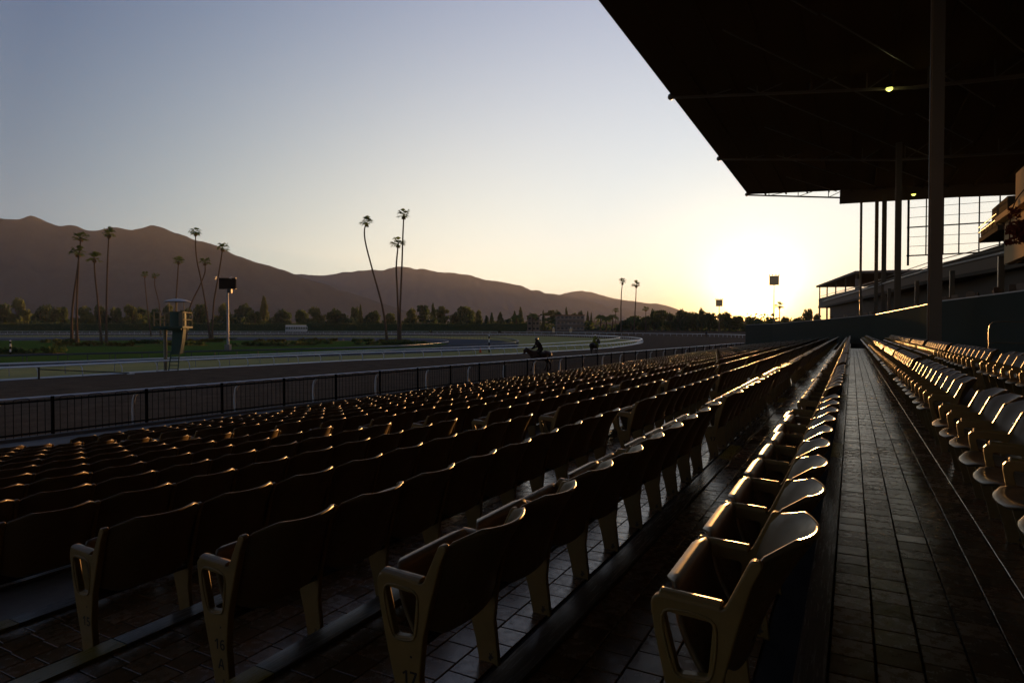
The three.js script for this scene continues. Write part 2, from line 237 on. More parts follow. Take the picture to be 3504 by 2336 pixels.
const tileMap = texture(128, (u, v) => { const a = wrapN(u, v, 6, 4), b = wrapN(u, v, 34, 2, 4); return mix3([0.6, 0.6, 0.6], [1, 1, 1], 0.6 + 0.6 * a + 0.5 * b); }, true, 1);
const tileMats = [[0.165, 0.088, 0.034], [0.135, 0.072, 0.027], [0.185, 0.104, 0.043], [0.15, 0.088, 0.038]].map((c, i) => mat(c, [0.5, 0.42, 0.58, 0.46][i], { specularIntensity: 1, map: tileMap, bumpMap: grit, bumpScale: 0.0009, roughnessMap: scuff }));
const inFrame = (x, y, z) => { const d = -0.471 * x - 0.882 * z; return d > 0.3 && Math.abs(0.882 * x - 0.471 * z) / d < 0.83 && (EYE - y) / d < 0.58 ? d : 0; };
function tread(name, x0, x1, y, z0, z1, below, tiled, boardX, label) {
  const g = new THREE.Group(); g.name = numbered(name); g.userData = { kind: 'structure', label }; scene.add(g);
  part(g, 'slab', flatUV(box(x1 - x0, y - below, z0 - z1, (x0 + x1) / 2, (y + below) / 2, (z0 + z1) / 2)), tiled ? M.grout : M.concrete);
  if (boardX) {                                                      // worn edging boards, yellow where a stair crosses
    let s = -z0;
    while (s < -z1) {
      const k = Math.floor((s - START + 0.86) / PITCH), into = s - START + 0.86 - k * PITCH, gap = into < 0.855, L = Math.min(gap ? 0.86 - into : Math.min(PITCH - into, 2.385), -z1 - s);
      if (L > 0.02) { const b = part(g, 'edging_board', box(boardX[1] - boardX[0], 0.03, L - 0.006, (boardX[0] + boardX[1]) / 2, y + 0.012, -s - L / 2), gap ? M.yellow : M.board); if (gap) b.userData.label = 'yellow painted step edge'; }
      s += Math.max(L, 0.03);
    }
  }
  if (!tiled) return g;
  const all = [], lo = boardX ? boardX[1] + 0.004 : x0, cols = Math.floor((x1 - lo) / TILE);
  for (let i = 0; i < cols; i++) for (let z = z0 - rr(0, TILE); z > Math.max(z1, -46) + TILE; z -= TILE) {
    const x = lo + (i + 0.5) * TILE, d = inFrame(x, y, z);
    all.push([d ? d + (x < tiled ? 50 : 0) : 999, x, z]);
  }
  all.sort((p, q) => p[0] - q[0]);
  const rest = [];
  const dy = () => y - 0.0035 + rr(0, 0.0016);
  all.forEach(([d, x, z], i) => {
    if (i < 300 && d < 900) { const t = part(g, 'tile', tileGeo, tileMats[Math.floor(rnd() * 4)]); t.position.set(x, dy(), z); t.rotation.set(rr(-0.011, 0.011), Math.floor(rnd() * 4) * Math.PI / 2 + rr(-0.008, 0.008), rr(-0.011, 0.011)); } else if (d < 900 || z < -0.5) rest.push([x, z]);
  });
  for (let q = 0; q < 4; q++) {
    const mine = rest.filter((_, i) => (i * 7 + (i >> 3)) % 4 === q); if (!mine.length) continue;
    const inst = shade(new THREE.InstancedMesh(tileGeo, tileMats[q], mine.length)), o = new THREE.Object3D(); inst.name = 'tile_field'; inst.userData = { kind: 'stuff' };
    mine.forEach(([x, z], i) => { o.position.set(x, dy(), z); o.rotation.set(rr(-0.011, 0.011), Math.floor(rnd() * 4) * Math.PI / 2, rr(-0.011, 0.011)); o.updateMatrix(); inst.setMatrixAt(i, o.matrix); });
    g.add(inst);
  }
  return g;
}
const AISLE = FLOOR0 + 0.115;
tread('terrace_step', 1.16, 2.3, 2.085, 9, -44, 0.4, 0, null, 'raised step under the second row of seats right of the aisle');
tread('terrace_step', X0 + 0.07, 1.157, AISLE, 9, -62, 0.4, -0.06, [X0 + 0.07, -0.068], 'tiled aisle floor with worn red brown tiles');
for (let k = 0; k < ROWS; k++) tread('terrace_step', rowX(k + 1) + 0.07, rowX(k) + 0.067, rowY(k), 9, -wallS(rowX(k)) + 1, -0.3, k < 4 ? -99 : 0, [rowX(k + 1) + 0.07, rowX(k + 1) + 0.19], k < 4 ? 'tiled seating step with an edging board' : 'concrete seating step with an edging board');
tread('terrace_step', 2.303, 9.4, 2.16, 9, -36, 0.4, 0, null, 'dark walkway step below the terrace wall');
sheet('apron', [[-15.6, 14], [-21.9, 14], [-20.65, -9], [-13.9, -99], [-8, -99], [-15.6, -20]], 0.02, M.concrete, 'grey concrete apron between the front seats and the fence');
// ---------------------------------------------------------------- seats
function shell(f, nu, nv, th) {                                      // a curved panel of even thickness from a surface f(u, v), u in -1..1, v in 0..1
  const P = (u, v) => new THREE.Vector3(...f(u, v)), e = 1e-3, A = [], B = [], pos = [], uv = [];
  for (let j = 0; j <= nv; j++) for (let i = 0; i <= nu; i++) {
    const u = i / nu * 2 - 1, v = j / nv, p = P(u, v);
    const du = P(u + e, v).sub(P(u - e, v)), dv = P(u, Math.min(1, v + e)).sub(P(u, Math.max(0, v - e))), n = du.cross(dv).normalize().multiplyScalar(th / 2);
    A.push(p.clone().add(n)); B.push(p.clone().sub(n));
  }
  const w = nu + 1, idx = [], N = A.length, all = [...A, ...B];
  for (let j = 0; j < nv; j++) for (let i = 0; i < nu; i++) { const a = j * w + i; idx.push(a, a + 1, a + w, a + 1, a + w + 1, a + w, N + a, N + a + w, N + a + 1, N + a + 1, N + a + w, N + a + w + 1); }
  const rim = []; for (let i = 0; i < nu; i++) rim.push(i); for (let j = 0; j < nv; j++) rim.push(j * w + nu); for (let i = nu; i > 0; i--) rim.push(nv * w + i); for (let j = nv; j > 0; j--) rim.push(j * w);
  // the rim is rounded by a bead of points pushed outwards
  const c = new THREE.Vector3(); all.forEach((p) => c.add(p)); c.multiplyScalar(1 / all.length);
  const bead = rim.map((a) => { const m = A[a].clone().add(B[a]).multiplyScalar(0.5); return m.add(m.clone().sub(c).normalize().multiplyScalar(th * 0.45)); });
  const O = all.length; all.push(...bead);
  rim.forEach((a, i) => { const b = rim[(i + 1) % rim.length], p = O + i, q = O + (i + 1) % rim.length; idx.push(a, p, b, b, p, q, N + a, N + b, p, N + b, q, p); });
  const g = new THREE.BufferGeometry(); all.forEach((p) => { pos.push(p.x, p.y, p.z); uv.push(p.z * 1.3 + p.x, p.y * 1.3); });
  g.setAttribute('position', new THREE.Float32BufferAttribute(pos, 3)); g.setAttribute('uv', new THREE.Float32BufferAttribute(uv, 2)); g.setIndex(idx); g.computeVertexNormals();
  return g;
}
const corner = (t, r) => (t >= r ? 0 : r - Math.sqrt(Math.max(0, r * r - (r - t) * (r - t))));   // how far a rounded corner draws in at distance t from the edge
const backGeo = shell((u, v) => {
  const y = 0.33 + 0.405 * v, hw = 0.25 - corner((1 - v) * 0.405, 0.09) - corner(v * 0.405, 0.09);
  const q = u * hw / 0.25;
  return [-0.09 + 0.035 * v + 0.09 * v * v + (0.05 + 0.062 * v) * (1 - q * q), y - 0.012 * (1 - q * q) * v, -0.265 + u * hw];
}, 12, 10, 0.018);
const panUpGeo = shell((u, v) => {
  const hw = 0.235 - corner((1 - v) * 0.33, 0.06), t = Math.max(0, (v - 0.85) / 0.15), lip = 0.036 * t * t;
  return [-0.115 - 0.085 * v - 0.03 * Math.sin(Math.PI * v) - lip, 0.305 + 0.3 * v - lip * 0.9 * t, -0.265 + u * hw];
}, 8, 14, 0.022);
const panDownGeo = shell((u, v) => {
  const hw = 0.235 - corner((1 - v) * 0.3, 0.09), lip = v > 0.85 ? Math.pow((v - 0.85) / 0.15, 2) : 0;
  const q = u * hw / 0.235;
  return [-0.075 - 0.225 * v - 0.045 * v * (1 - q * q), 0.40 + 0.04 * v - 0.025 * Math.sin(Math.PI * v) * (1 - q * q) - 0.03 * lip, -0.265 + u * hw];
}, 10, 12, 0.018);
const standShape = (hole) => {
  const s = new THREE.Shape();
  s.moveTo(-0.16, 0.0); s.lineTo(-0.18, 0.1); s.lineTo(-0.23, 0.28); s.lineTo(-0.265, 0.43); s.lineTo(-0.278, 0.51); s.quadraticCurveTo(-0.284, 0.556, -0.245, 0.556); s.lineTo(-0.085, 0.547);
  s.quadraticCurveTo(-0.072, 0.547, -0.066, 0.56); s.lineTo(-0.008, 0.685); s.quadraticCurveTo(0, 0.70, 0.016, 0.695); s.quadraticCurveTo(0.03, 0.69, 0.026, 0.675);
  s.lineTo(0, 0.62); s.lineTo(-0.035, 0.49); s.lineTo(-0.07, 0.35); s.lineTo(-0.085, 0.2); s.lineTo(-0.062, 0); s.closePath();
  if (hole) { const h = new THREE.Path(); h.moveTo(-0.236, 0.49); h.lineTo(-0.2, 0.35); h.quadraticCurveTo(-0.197, 0.338, -0.185, 0.338); h.lineTo(-0.125, 0.345); h.quadraticCurveTo(-0.114, 0.346, -0.113, 0.36); h.lineTo(-0.102, 0.485); h.quadraticCurveTo(-0.101, 0.503, -0.118, 0.503); h.lineTo(-0.222, 0.509); h.quadraticCurveTo(-0.238, 0.509, -0.236, 0.49); s.holes.push(h); }
  return s;
};
const endFrameGeo = extrude(standShape(true), 0.034, 0.006, 2, 5), standGeo = extrude(standShape(true), 0.026, 0.004, 1, 3), plainStandGeo = extrude(standShape(true), 0.026, 0, 1, 2);
const rimGeo = (() => {                                               // the raised bead round the window of a cast end frame
  const p = [[-0.244, 0.497], [-0.205, 0.338], [-0.19, 0.329], [-0.118, 0.336], [-0.105, 0.35], [-0.093, 0.49], [-0.105, 0.511], [-0.228, 0.518]].map(([x, y]) => new THREE.Vector3(x, y, 0.017));
  return new THREE.TubeGeometry(new THREE.CatmullRomCurve3(p, true, 'centripetal'), 36, 0.0045, 5, true);
})();
const armGeo = (() => { const s = new THREE.Shape(); s.moveTo(-0.026, 0); s.quadraticCurveTo(-0.028, 0.016, 0, 0.018); s.quadraticCurveTo(0.028, 0.016, 0.026, 0); s.closePath(); const g = extrude(s, 0.175, 0.004, 1, 4); g.rotateY(Math.PI / 2); g.rotateZ(-0.045); return g.translate(-0.166, 0.551, 0); })();
const boltGeo = new THREE.SphereGeometry(0.013, 8, 5).scale(0.45, 1, 1).rotateZ(-0.35).translate(0.002, 0.585, -0.265);
const hingeGeo = new THREE.CylinderGeometry(0.012, 0.012, 0.5, 6).rotateX(Math.PI / 2).translate(-0.098, 0.31, -0.265);
const font = await new FontLoader().loadAsync('fonts/droid/droid_sans_bold.typeface.json');
const numberGeo = (t, size) => { const g = new THREE.ShapeGeometry(font.generateShapes(t, size), 3); g.computeBoundingBox(); const b = g.boundingBox; return g.translate(-(b.max.x + b.min.x) / 2, -(b.max.y + b.min.y) / 2, 0); };

function makeSeat(kind, down) {                                       // kind: first | mid | last in its block
  const o = new THREE.Group(); o.name = 'stadium_seat';
  part(o, 'backrest', backGeo, M.shell);
  part(o, 'bolt', boltGeo, M.bolt);
  const pan = part(o, 'seat_pan', down ? panDownGeo : panUpGeo, M.shell);
  part(pan, 'hinge_bar', hingeGeo, M.iron);
  if (kind === 'first') { const e = part(o, 'end_frame', [endFrameGeo.clone(), rimGeo.clone()], M.enamel); part(e, 'armrest', armGeo, M.enamel); } else { const e = part(o, 'side_frame', standGeo, M.enamel); part(e, 'armrest', armGeo, M.enamel); }
  if (kind === 'last') { const e = part(o, 'end_frame', endFrameGeo.clone().translate(0, 0, -SEAT), M.enamel); part(e, 'armrest', armGeo.clone().translate(0, 0, -SEAT), M.enamel); }
  return o;
}
const protos = {}; for (const k of ['first', 'mid', 'last']) for (const d of [0, 1]) protos[k + d] = makeSeat(k, d);
const seats = [];
const ordinal = ['first', 'second', 'third', 'fourth', 'fifth', 'sixth', 'seventh', 'eighth', 'ninth', 'tenth', 'eleventh', 'twelfth', 'thirteenth', 'fourteenth'];
const rowsAll = [];
for (let k = 0; k < ROWS; k++) rowsAll.push({ k, x: rowX(k), y: rowY(k), end: wallS(rowX(k)) - 2.2, down: 0, from: START });
rowsAll.push({ k: -1, x: 0.95, y: AISLE, end: 60, down: 1, from: START }, { k: -2, x: 2.05, y: 2.085, end: 46, down: 1, from: START });
const rowWords = (k) => k === 0 ? 'row left of the aisle' : k === -1 ? 'row right of the aisle' : k === -2 ? 'last row before the wall' : k <= 3 ? 'row marked ' + ['seventeen', 'sixteen', 'fifteen'][k - 1] : ordinal[k - 4] + ' row below the one marked fifteen';
for (const row of rowsAll) for (let b = 0; b < 18; b++) for (let i = 0; i < 9; i++) {
  const s = row.from + b * PITCH + i * SEAT; if (s + SEAT > row.end) continue;
  const d = inFrame(row.x - 0.1, row.y + 0.7, -s - 0.3);
  seats.push({ row, b, i, s, d: d || 500 + s, kind: i === 0 ? 'first' : i === 8 ? 'last' : 'mid' });
}
seats.sort((a, b) => a.d - b.d);
const singles = seats.slice(0, 300).filter((q) => q.d < 400), mass = seats.slice(singles.length);
const perRow = {};
for (const q of singles) {
  const o = protos[q.kind + q.row.down].clone(); o.name = numbered('stadium_seat'); o.position.set(q.row.x, q.row.y, -q.s); scene.add(o);
  const where = q.b === 0 ? 'nearest' : ordinal[q.b];
  tag(o, 'tan seat, ' + ordinal[q.i] + ' of the ' + where + ' block, ' + rowWords(q.row.k), 'seat', 'stadium seats in rows');
  const back = o.children[0]; back.rotation.z = rr(-0.012, 0.012);
  const pan = o.children.find((c) => c.name === 'seat_pan'), a = q.row.down ? rr(-0.05, 0.05) : rnd() < 0.12 ? rr(0.12, 0.3) : rr(-0.05, 0.06);   // each pan hangs on its hinge a little differently
  pan.rotation.z = a; pan.position.set(-0.1 + 0.1 * Math.cos(a) + 0.31 * Math.sin(a), 0.31 + 0.1 * Math.sin(a) - 0.31 * Math.cos(a), 0);
  if (q.kind === 'first' && q.s < 20 && q.row.k < 5 && q.row.k !== 0 && q.row.k !== -2) {
    const num = String(18 - q.row.k), e = o.children.find((c) => c.name === 'end_frame');
    const t = part(e, 'row_number', numberGeo(num, 0.046), M.stencil); t.position.set(-0.128, 0.2, 0.0176); t.rotation.z = 0.03; t.userData.label = 'black stencilled row number ' + num;
    if (num === '16' && q.b === 0) { const a = part(e, 'section_letter', numberGeo('A', 0.046), M.stencil); a.position.set(-0.118, 0.117, 0.0176); a.userData.label = 'black stencilled letter A'; }
    const c = part(e, 'screw_hole', new THREE.CircleGeometry(0.005, 8), M.stencil); c.position.set(-0.122, 0.275, 0.0176);
  }
}
{
  const tint = (g, c) => { g = g.index ? g.toNonIndexed() : g.clone(); const n = g.attributes.position.count, a = new Float32Array(n * 3); for (let i = 0; i < n; i++) a.set(c, i * 3); g.setAttribute('color', new THREE.BufferAttribute(a, 3)); return g; };
  const sc = [0.117, 0.08, 0.037], fc = [0.22, 0.14, 0.04];
  for (const down of [0, 1]) {
    const list = mass.filter((q) => q.row.down === down);
    const geo = mergeGeometries([tint(backGeo, sc), tint(down ? panDownGeo : panUpGeo, sc), tint(plainStandGeo, fc), tint(armGeo, fc)]);
    const inst = shade(new THREE.InstancedMesh(geo, mat([1, 1, 1], 0.72, { vertexColors: true, roughnessMap: scuff, specularIntensity: 0.45 }), list.length)), o = new THREE.Object3D();
    list.forEach((q, i) => { o.position.set(q.row.x, q.row.y, -q.s); o.updateMatrix(); inst.setMatrixAt(i, o.matrix); });
    inst.name = down ? 'far_right_seats' : 'far_seats'; scene.add(inst);
    tag(inst, down ? 'far mass of seats right of the aisle' : 'far mass of tan seats running on to the wall', 'seats', null, 'stuff');
  }
  // a far end frame where each distant block begins and ends
}
// ---------------------------------------------------------------- grandstand
const strip = (pts, y0, y1, th, off = 0) => pts.slice(1).map((b, i) => {      // an upright slab along a plan line, butt jointed
  const a = pts[i], dx = b[0] - a[0], dz = b[1] - a[1], L = Math.hypot(dx, dz), nx = -dz / L, nz = dx / L;
  const lo = typeof y0 === 'function' ? y0(i) : y0, hi = typeof y1 === 'function' ? y1(i) : y1;
  return box(L + th * 0.35, hi - lo, th, (a[0] + b[0]) / 2 + nx * off, (lo + hi) / 2 + (i % 2) * 0.002, (a[1] + b[1]) / 2 + nz * off, -Math.atan2(dz, dx));
});
{
  const g = thing('grandstand', 'dark grandstand with a wide cantilever roof over the seats', 'grandstand', [0, 0, 0]);
  // roof
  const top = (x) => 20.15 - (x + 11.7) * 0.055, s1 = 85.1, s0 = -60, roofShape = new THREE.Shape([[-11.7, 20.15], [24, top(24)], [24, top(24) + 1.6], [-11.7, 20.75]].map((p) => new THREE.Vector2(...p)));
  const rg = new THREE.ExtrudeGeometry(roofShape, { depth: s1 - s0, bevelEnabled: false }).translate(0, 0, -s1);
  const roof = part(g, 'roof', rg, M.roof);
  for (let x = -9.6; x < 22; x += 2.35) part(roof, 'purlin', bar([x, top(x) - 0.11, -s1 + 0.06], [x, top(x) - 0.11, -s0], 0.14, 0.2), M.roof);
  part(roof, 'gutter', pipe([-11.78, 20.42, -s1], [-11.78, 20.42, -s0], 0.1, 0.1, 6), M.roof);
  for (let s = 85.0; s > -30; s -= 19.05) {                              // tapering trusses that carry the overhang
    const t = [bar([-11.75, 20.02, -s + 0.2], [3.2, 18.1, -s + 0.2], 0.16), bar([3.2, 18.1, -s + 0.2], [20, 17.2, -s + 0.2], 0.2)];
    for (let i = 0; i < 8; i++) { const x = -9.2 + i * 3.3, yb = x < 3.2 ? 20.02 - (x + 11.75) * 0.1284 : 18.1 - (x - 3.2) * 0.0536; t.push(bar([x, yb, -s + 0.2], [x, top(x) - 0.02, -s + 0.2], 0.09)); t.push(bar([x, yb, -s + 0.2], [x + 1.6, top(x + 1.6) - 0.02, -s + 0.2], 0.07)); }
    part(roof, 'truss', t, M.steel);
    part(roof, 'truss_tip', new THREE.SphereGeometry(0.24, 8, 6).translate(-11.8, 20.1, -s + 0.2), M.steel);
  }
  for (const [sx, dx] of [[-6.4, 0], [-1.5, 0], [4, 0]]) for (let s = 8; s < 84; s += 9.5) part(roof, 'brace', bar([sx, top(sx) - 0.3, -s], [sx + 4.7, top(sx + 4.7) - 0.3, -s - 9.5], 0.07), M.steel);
  // end girder and windscreen
  part(g, 'end_girder', [bar([-1.4, 18.9, -84.75], [24, 18.2, -84.75], 0.3, 1.9)], M.dark);
  const ws = part(g, 'windscreen', [bar([5.55, 17.9, -85.1], [5.55, 10.4, -85.1], 0.22), bar([5.4, 11.5, -85.1], [14.2, 11.5, -85.1], 0.14), bar([5.4, 14.7, -85.1], [14.2, 14.7, -85.1], 0.13)], M.black);
  for (const x of [7.25, 8.85, 10.3, 12.1, 13.9]) part(ws, 'mullion', bar([x, 17.8, -85.1], [x, 11.5, -85.1], 0.12), M.black);
  for (const y of [16.9, 15.8, 13.6, 12.55]) part(ws, 'glazing_bar', bar([5.5, y, -85.1], [14, y, -85.1], 0.045), M.black);
  // columns
  for (const [x, z, h, w] of [[2.99, -31.07, 18.35, 0.42], [3.28, -60.7, 18.3, 0.40], [3.1, -82.0, 18.0, 0.40], [2.42, -84.0, 18.0, 0.32], [0.85, -84.2, 18.0, 0.22]]) {
    const c = part(g, 'column', [box(w * 0.6, h - 0.4, w, x, 0.4 + (h - 0.4) / 2, z), box(w, h - 0.41, 0.06, x, 0.4 + (h - 0.4) / 2, z + w * 0.47), box(w, h - 0.41, 0.06, x, 0.4 + (h - 0.4) / 2, z - w * 0.47)], M.steel);
    part(c, 'drain_pipe', pipe([x - w * 0.6, 1.8, z + 0.1], [x - w * 0.6, h, z + 0.1], 0.05 * w / 0.6), M.steel);
  }
  // upper deck: a raked slab whose front follows the bend of the stand
  const front = [[11.5, -20], [10.4, -42.6], [8.9, -53], [6.5, -62.4], [5.66, -65.7], [4.34, -73.9], [2.6, -86], [-0.5, -104], [-4.4, -128]];
  const deck = [];
  front.slice(1).forEach((b, i) => { const a = front[i]; for (let r = 0; r < 7; r++) { const o = r * 1.15; deck.push(bar([a[0] + o + 0.6, 8.0 + r * 0.42, a[1]], [b[0] + o + 0.6, 8.0 + r * 0.42 + 0.001, b[1]], 1.2, 0.42)); } });
  const dk = part(g, 'upper_deck', deck, M.dark);
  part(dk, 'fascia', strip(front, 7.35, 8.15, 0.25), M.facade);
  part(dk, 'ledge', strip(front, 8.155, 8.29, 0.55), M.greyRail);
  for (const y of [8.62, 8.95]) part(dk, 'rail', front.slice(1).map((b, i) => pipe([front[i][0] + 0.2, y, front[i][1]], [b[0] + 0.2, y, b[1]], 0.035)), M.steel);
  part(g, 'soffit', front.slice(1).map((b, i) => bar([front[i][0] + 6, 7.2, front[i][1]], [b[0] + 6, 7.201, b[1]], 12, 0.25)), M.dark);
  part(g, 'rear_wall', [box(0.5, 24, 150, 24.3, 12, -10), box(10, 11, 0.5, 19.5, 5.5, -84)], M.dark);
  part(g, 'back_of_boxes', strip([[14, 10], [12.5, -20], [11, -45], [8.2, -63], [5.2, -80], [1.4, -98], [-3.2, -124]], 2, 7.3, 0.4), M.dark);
  for (const [x, z] of [[7.6, -46], [6.4, -56], [5, -66], [3.4, -77], [1, -92]]) part(g, 'deck_post', box(0.3, 4.2, 0.3, x, 5.3, z), M.steel);
  // press box hung under the roof and the sheds on the deck top
  const pb = part(g, 'press_box', [box(5, 2.4, 7, 14.3, 13.5, -72.6), box(5.6, 0.45, 9, 13.9, 12.0, -73.4)], M.dark);
  part(pb, 'balcony_rail', [0, 1].map((i) => pipe([11.05, 12.75 + i * 0.5, -69], [11.05, 12.75 + i * 0.5, -77.9], 0.04)), M.steel);
  for (const z of [-69.8, -71.8, -73.8, -75.8]) part(pb, 'balcony_panel', box(0.08, 0.7, 1.7, 11.12, 12.6, z - 0.4), M.dark);
}
{ // near balcony whose plain front catches the sun
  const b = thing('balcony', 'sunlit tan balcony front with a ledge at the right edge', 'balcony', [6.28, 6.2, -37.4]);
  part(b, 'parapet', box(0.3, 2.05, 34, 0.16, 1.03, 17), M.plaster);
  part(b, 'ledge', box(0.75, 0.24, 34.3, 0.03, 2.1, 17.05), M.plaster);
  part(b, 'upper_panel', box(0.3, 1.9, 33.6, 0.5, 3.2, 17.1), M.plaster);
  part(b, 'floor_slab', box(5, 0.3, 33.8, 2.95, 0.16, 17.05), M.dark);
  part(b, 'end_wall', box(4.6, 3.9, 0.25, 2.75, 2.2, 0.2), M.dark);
}
// terrace wall in front of the boxes
{
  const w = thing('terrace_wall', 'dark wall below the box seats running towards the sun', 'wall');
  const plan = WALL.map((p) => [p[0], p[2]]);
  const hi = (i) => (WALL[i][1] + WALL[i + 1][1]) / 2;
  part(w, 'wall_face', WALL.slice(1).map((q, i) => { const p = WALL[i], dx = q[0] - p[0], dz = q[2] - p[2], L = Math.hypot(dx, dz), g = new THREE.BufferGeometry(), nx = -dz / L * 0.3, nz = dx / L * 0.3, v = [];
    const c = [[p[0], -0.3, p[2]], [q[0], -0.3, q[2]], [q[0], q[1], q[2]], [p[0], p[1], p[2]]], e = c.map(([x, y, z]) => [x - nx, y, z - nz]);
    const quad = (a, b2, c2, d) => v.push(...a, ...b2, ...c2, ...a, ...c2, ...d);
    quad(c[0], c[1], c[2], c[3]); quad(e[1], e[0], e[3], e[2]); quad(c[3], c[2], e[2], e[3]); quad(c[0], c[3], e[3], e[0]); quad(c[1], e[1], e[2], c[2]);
    g.setAttribute('position', new THREE.Float32BufferAttribute(v, 3)); g.computeVertexNormals(); return g; }), M.wallGreen);
  part(w, 'ledge', WALL.slice(1).map((q, i) => bar([WALL[i][0] + 0.1, WALL[i][1] + 0.035 + i * 0.0007, WALL[i][2]], [q[0] + 0.1, q[1] + 0.035 + i * 0.0007, q[2]], 0.5, 0.06)), M.greyRail);
  part(w, 'handrail', WALL.slice(1).map((q, i) => pipe([WALL[i][0] - 0.25, WALL[i][1] - 0.12, WALL[i][2]], [q[0] - 0.25, q[1] - 0.12, q[2]], 0.03, 0.03, 6)), M.greyRail);
  const tf = [], inner = WALL.map((p) => [p[0] + 3.4, p[1] - 0.42, p[2] - 1.5]);
  WALL.slice(1).forEach((q, i) => { const p = WALL[i]; tf.push(bar([p[0] + 2.3, p[1] - 0.5, p[2]], [q[0] + 2.3, q[1] - 0.499, q[2]], 4, 0.1)); });
  part(w, 'box_floor', tf, M.dark);
}
// chairs left about in the boxes
{
  const proto = new THREE.Group();
  part(proto, 'backrest', new THREE.ExtrudeGeometry(new THREE.Shape([[-0.2, 0.42], [0.2, 0.42], [0.17, 0.86], [0.1, 0.9], [-0.1, 0.9], [-0.17, 0.86]].map((p) => new THREE.Vector2(...p))), { depth: 0.03, bevelEnabled: false }).rotateX(-0.22).translate(0, 0.02, 0.2), M.facade);
  part(proto, 'seat', box(0.42, 0.04, 0.42, 0, 0.43, 0), M.facade);
  for (const [x, z] of [[-0.19, -0.19], [0.19, -0.19], [-0.19, 0.19], [0.19, 0.19]]) part(proto, 'leg', pipe([x, 0, z], [x * 0.95, 0.42, z], 0.014, 0.014, 5), M.steel);
  const along = (t) => { let s = t; for (let i = 1; i < WALL.length; i++) { const a = WALL[i - 1], b = WALL[i], L = Math.hypot(b[0] - a[0], b[2] - a[2]); if (s < L) { const f = s / L; return [a[0] + (b[0] - a[0]) * f, a[1] + (b[1] - a[1]) * f, a[2] + (b[2] - a[2]) * f]; } s -= L; } return WALL[WALL.length - 1]; };
  let n = 0, t = 27.5;
  while (t < 88) {
    const [x, y, z] = along(t), o = proto.clone(); o.name = numbered('box_chair'); o.position.set(x + rr(0.55, 1.6), y - 0.45, z); o.rotation.y = Math.PI / 2 + rr(-1.2, 1.2); scene.add(o);
    tag(o, 'loose chair in the boxes above the wall, ' + (n < 14 ? 'the ' + ordinal[n] + ' counting from the right' : 'the ' + tally(n + 1) + ' counting from the right'), 'chair', 'loose chairs in the boxes');
    n++; t += rr(0.7, 2.2) * (t > 55 ? 1.4 : 1);
  }
}
{ // terrace building at the far end of the stand
  const b = thing('clubhouse', 'far roofed terrace building standing at the end of the boxes', 'building', [0, 0, 0]);
  const L = [-5.8, -138.6], Q = [0.46, -108], dx = Q[0] - L[0], dz = Q[1] - L[1], pt = (f, o) => [L[0] + dx * f + 0.98 * o, L[1] + dz * f - 0.2 * o];
  const slab = (y0, y1, o0, o1, f0 = 0, f1 = 1) => { const s = new THREE.Shape([pt(f0, o0), pt(f1, o0), pt(f1, o1), pt(f0, o1)].map(([x, z]) => new THREE.Vector2(x, -z))); return new THREE.ExtrudeGeometry(s, { depth: y1 - y0, bevelEnabled: false }).rotateX(-Math.PI / 2).translate(0, y0, 0); };
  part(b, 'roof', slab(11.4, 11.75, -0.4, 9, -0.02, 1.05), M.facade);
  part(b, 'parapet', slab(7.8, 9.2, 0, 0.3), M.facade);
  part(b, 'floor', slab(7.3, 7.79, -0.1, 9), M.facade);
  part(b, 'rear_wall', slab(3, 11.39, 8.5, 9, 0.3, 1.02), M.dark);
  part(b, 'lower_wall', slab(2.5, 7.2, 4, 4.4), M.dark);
  for (const f of [0.005, 0.25, 0.5, 0.75, 0.985]) { const [x, z] = pt(f, 0.15); part(b, 'post', box(0.22, 2.2, 0.22, x, 10.29, z), M.steel); part(b, 'post', box(0.3, 4.2, 0.3, x, 5.2, z), M.steel); }
  part(b, 'handrail', pipe([pt(0, 0.1)[0], 9.55, pt(0, 0.1)[1]], [pt(1, 0.1)[0], 9.55, pt(1, 0.1)[1]], 0.04), M.steel);
  const [px, pz] = pt(1.06, -0.2); part(b, 'pier', box(0.6, 6.2, 0.6, px, 7.4, pz), M.facade);
}
for (const [x, z, w] of [[3.62, -23.4, 0], [4.05, -20.6, 1]]) {
  const r = thing('handrail', w ? 'pipe handrail by the dark wall, nearer the right edge' : 'pipe handrail by the dark wall, left of its pair', 'handrail', [x, 2.16, z], 0, 'pipe handrails');
  part(r, 'rail', tube([[0, 0, 0], [0, 1.1, 0], [0.05, 1.2, 0], [0.2, 1.22, 0], [2.6, 1.05, 0], [2.75, 1.0, 0], [2.78, 0.9, 0], [2.78, 0, 0]], 0.024, 40), M.steel);
  part(r, 'mid_rail', pipe([0, 0.6, 0], [2.78, 0.55, 0], 0.018), M.steel);
}
for (const [i, [x, y, z]] of [[1.93, 18.14, -46.37], [5.50, 17.08, -77.76]].entries()) {
  const l = thing('roof_lamp', i ? 'small lit yellow lamp under the far end of the roof' : 'small lit yellow lamp high under the dark roof', 'lamp', [x, y, z], 0, 'lamps under the roof');
  part(l, 'stem', pipe([0, 0.3, 0], [0, 1.4, 0], 0.03), M.iron);
  part(l, 'shade', new THREE.CylinderGeometry(0.12, 0.3, 0.3, 14, 1, true).translate(0, 0.16, 0), M.iron);
  part(l, 'lamp_glow', new THREE.SphereGeometry(0.2, 12, 8).scale(1, 0.7, 1), mat([0.8, 0.8, 0.3], 0.5, { emissive: new THREE.Color().setRGB(0.62, 0.62, 0.10), emissiveIntensity: 1 }));
  const p = new THREE.PointLight(new THREE.Color().setRGB(1, 0.95, 0.4), 0.3); p.position.y = -0.2; p.castShadow = true; p.shadow.radius = 8; l.add(p);
}
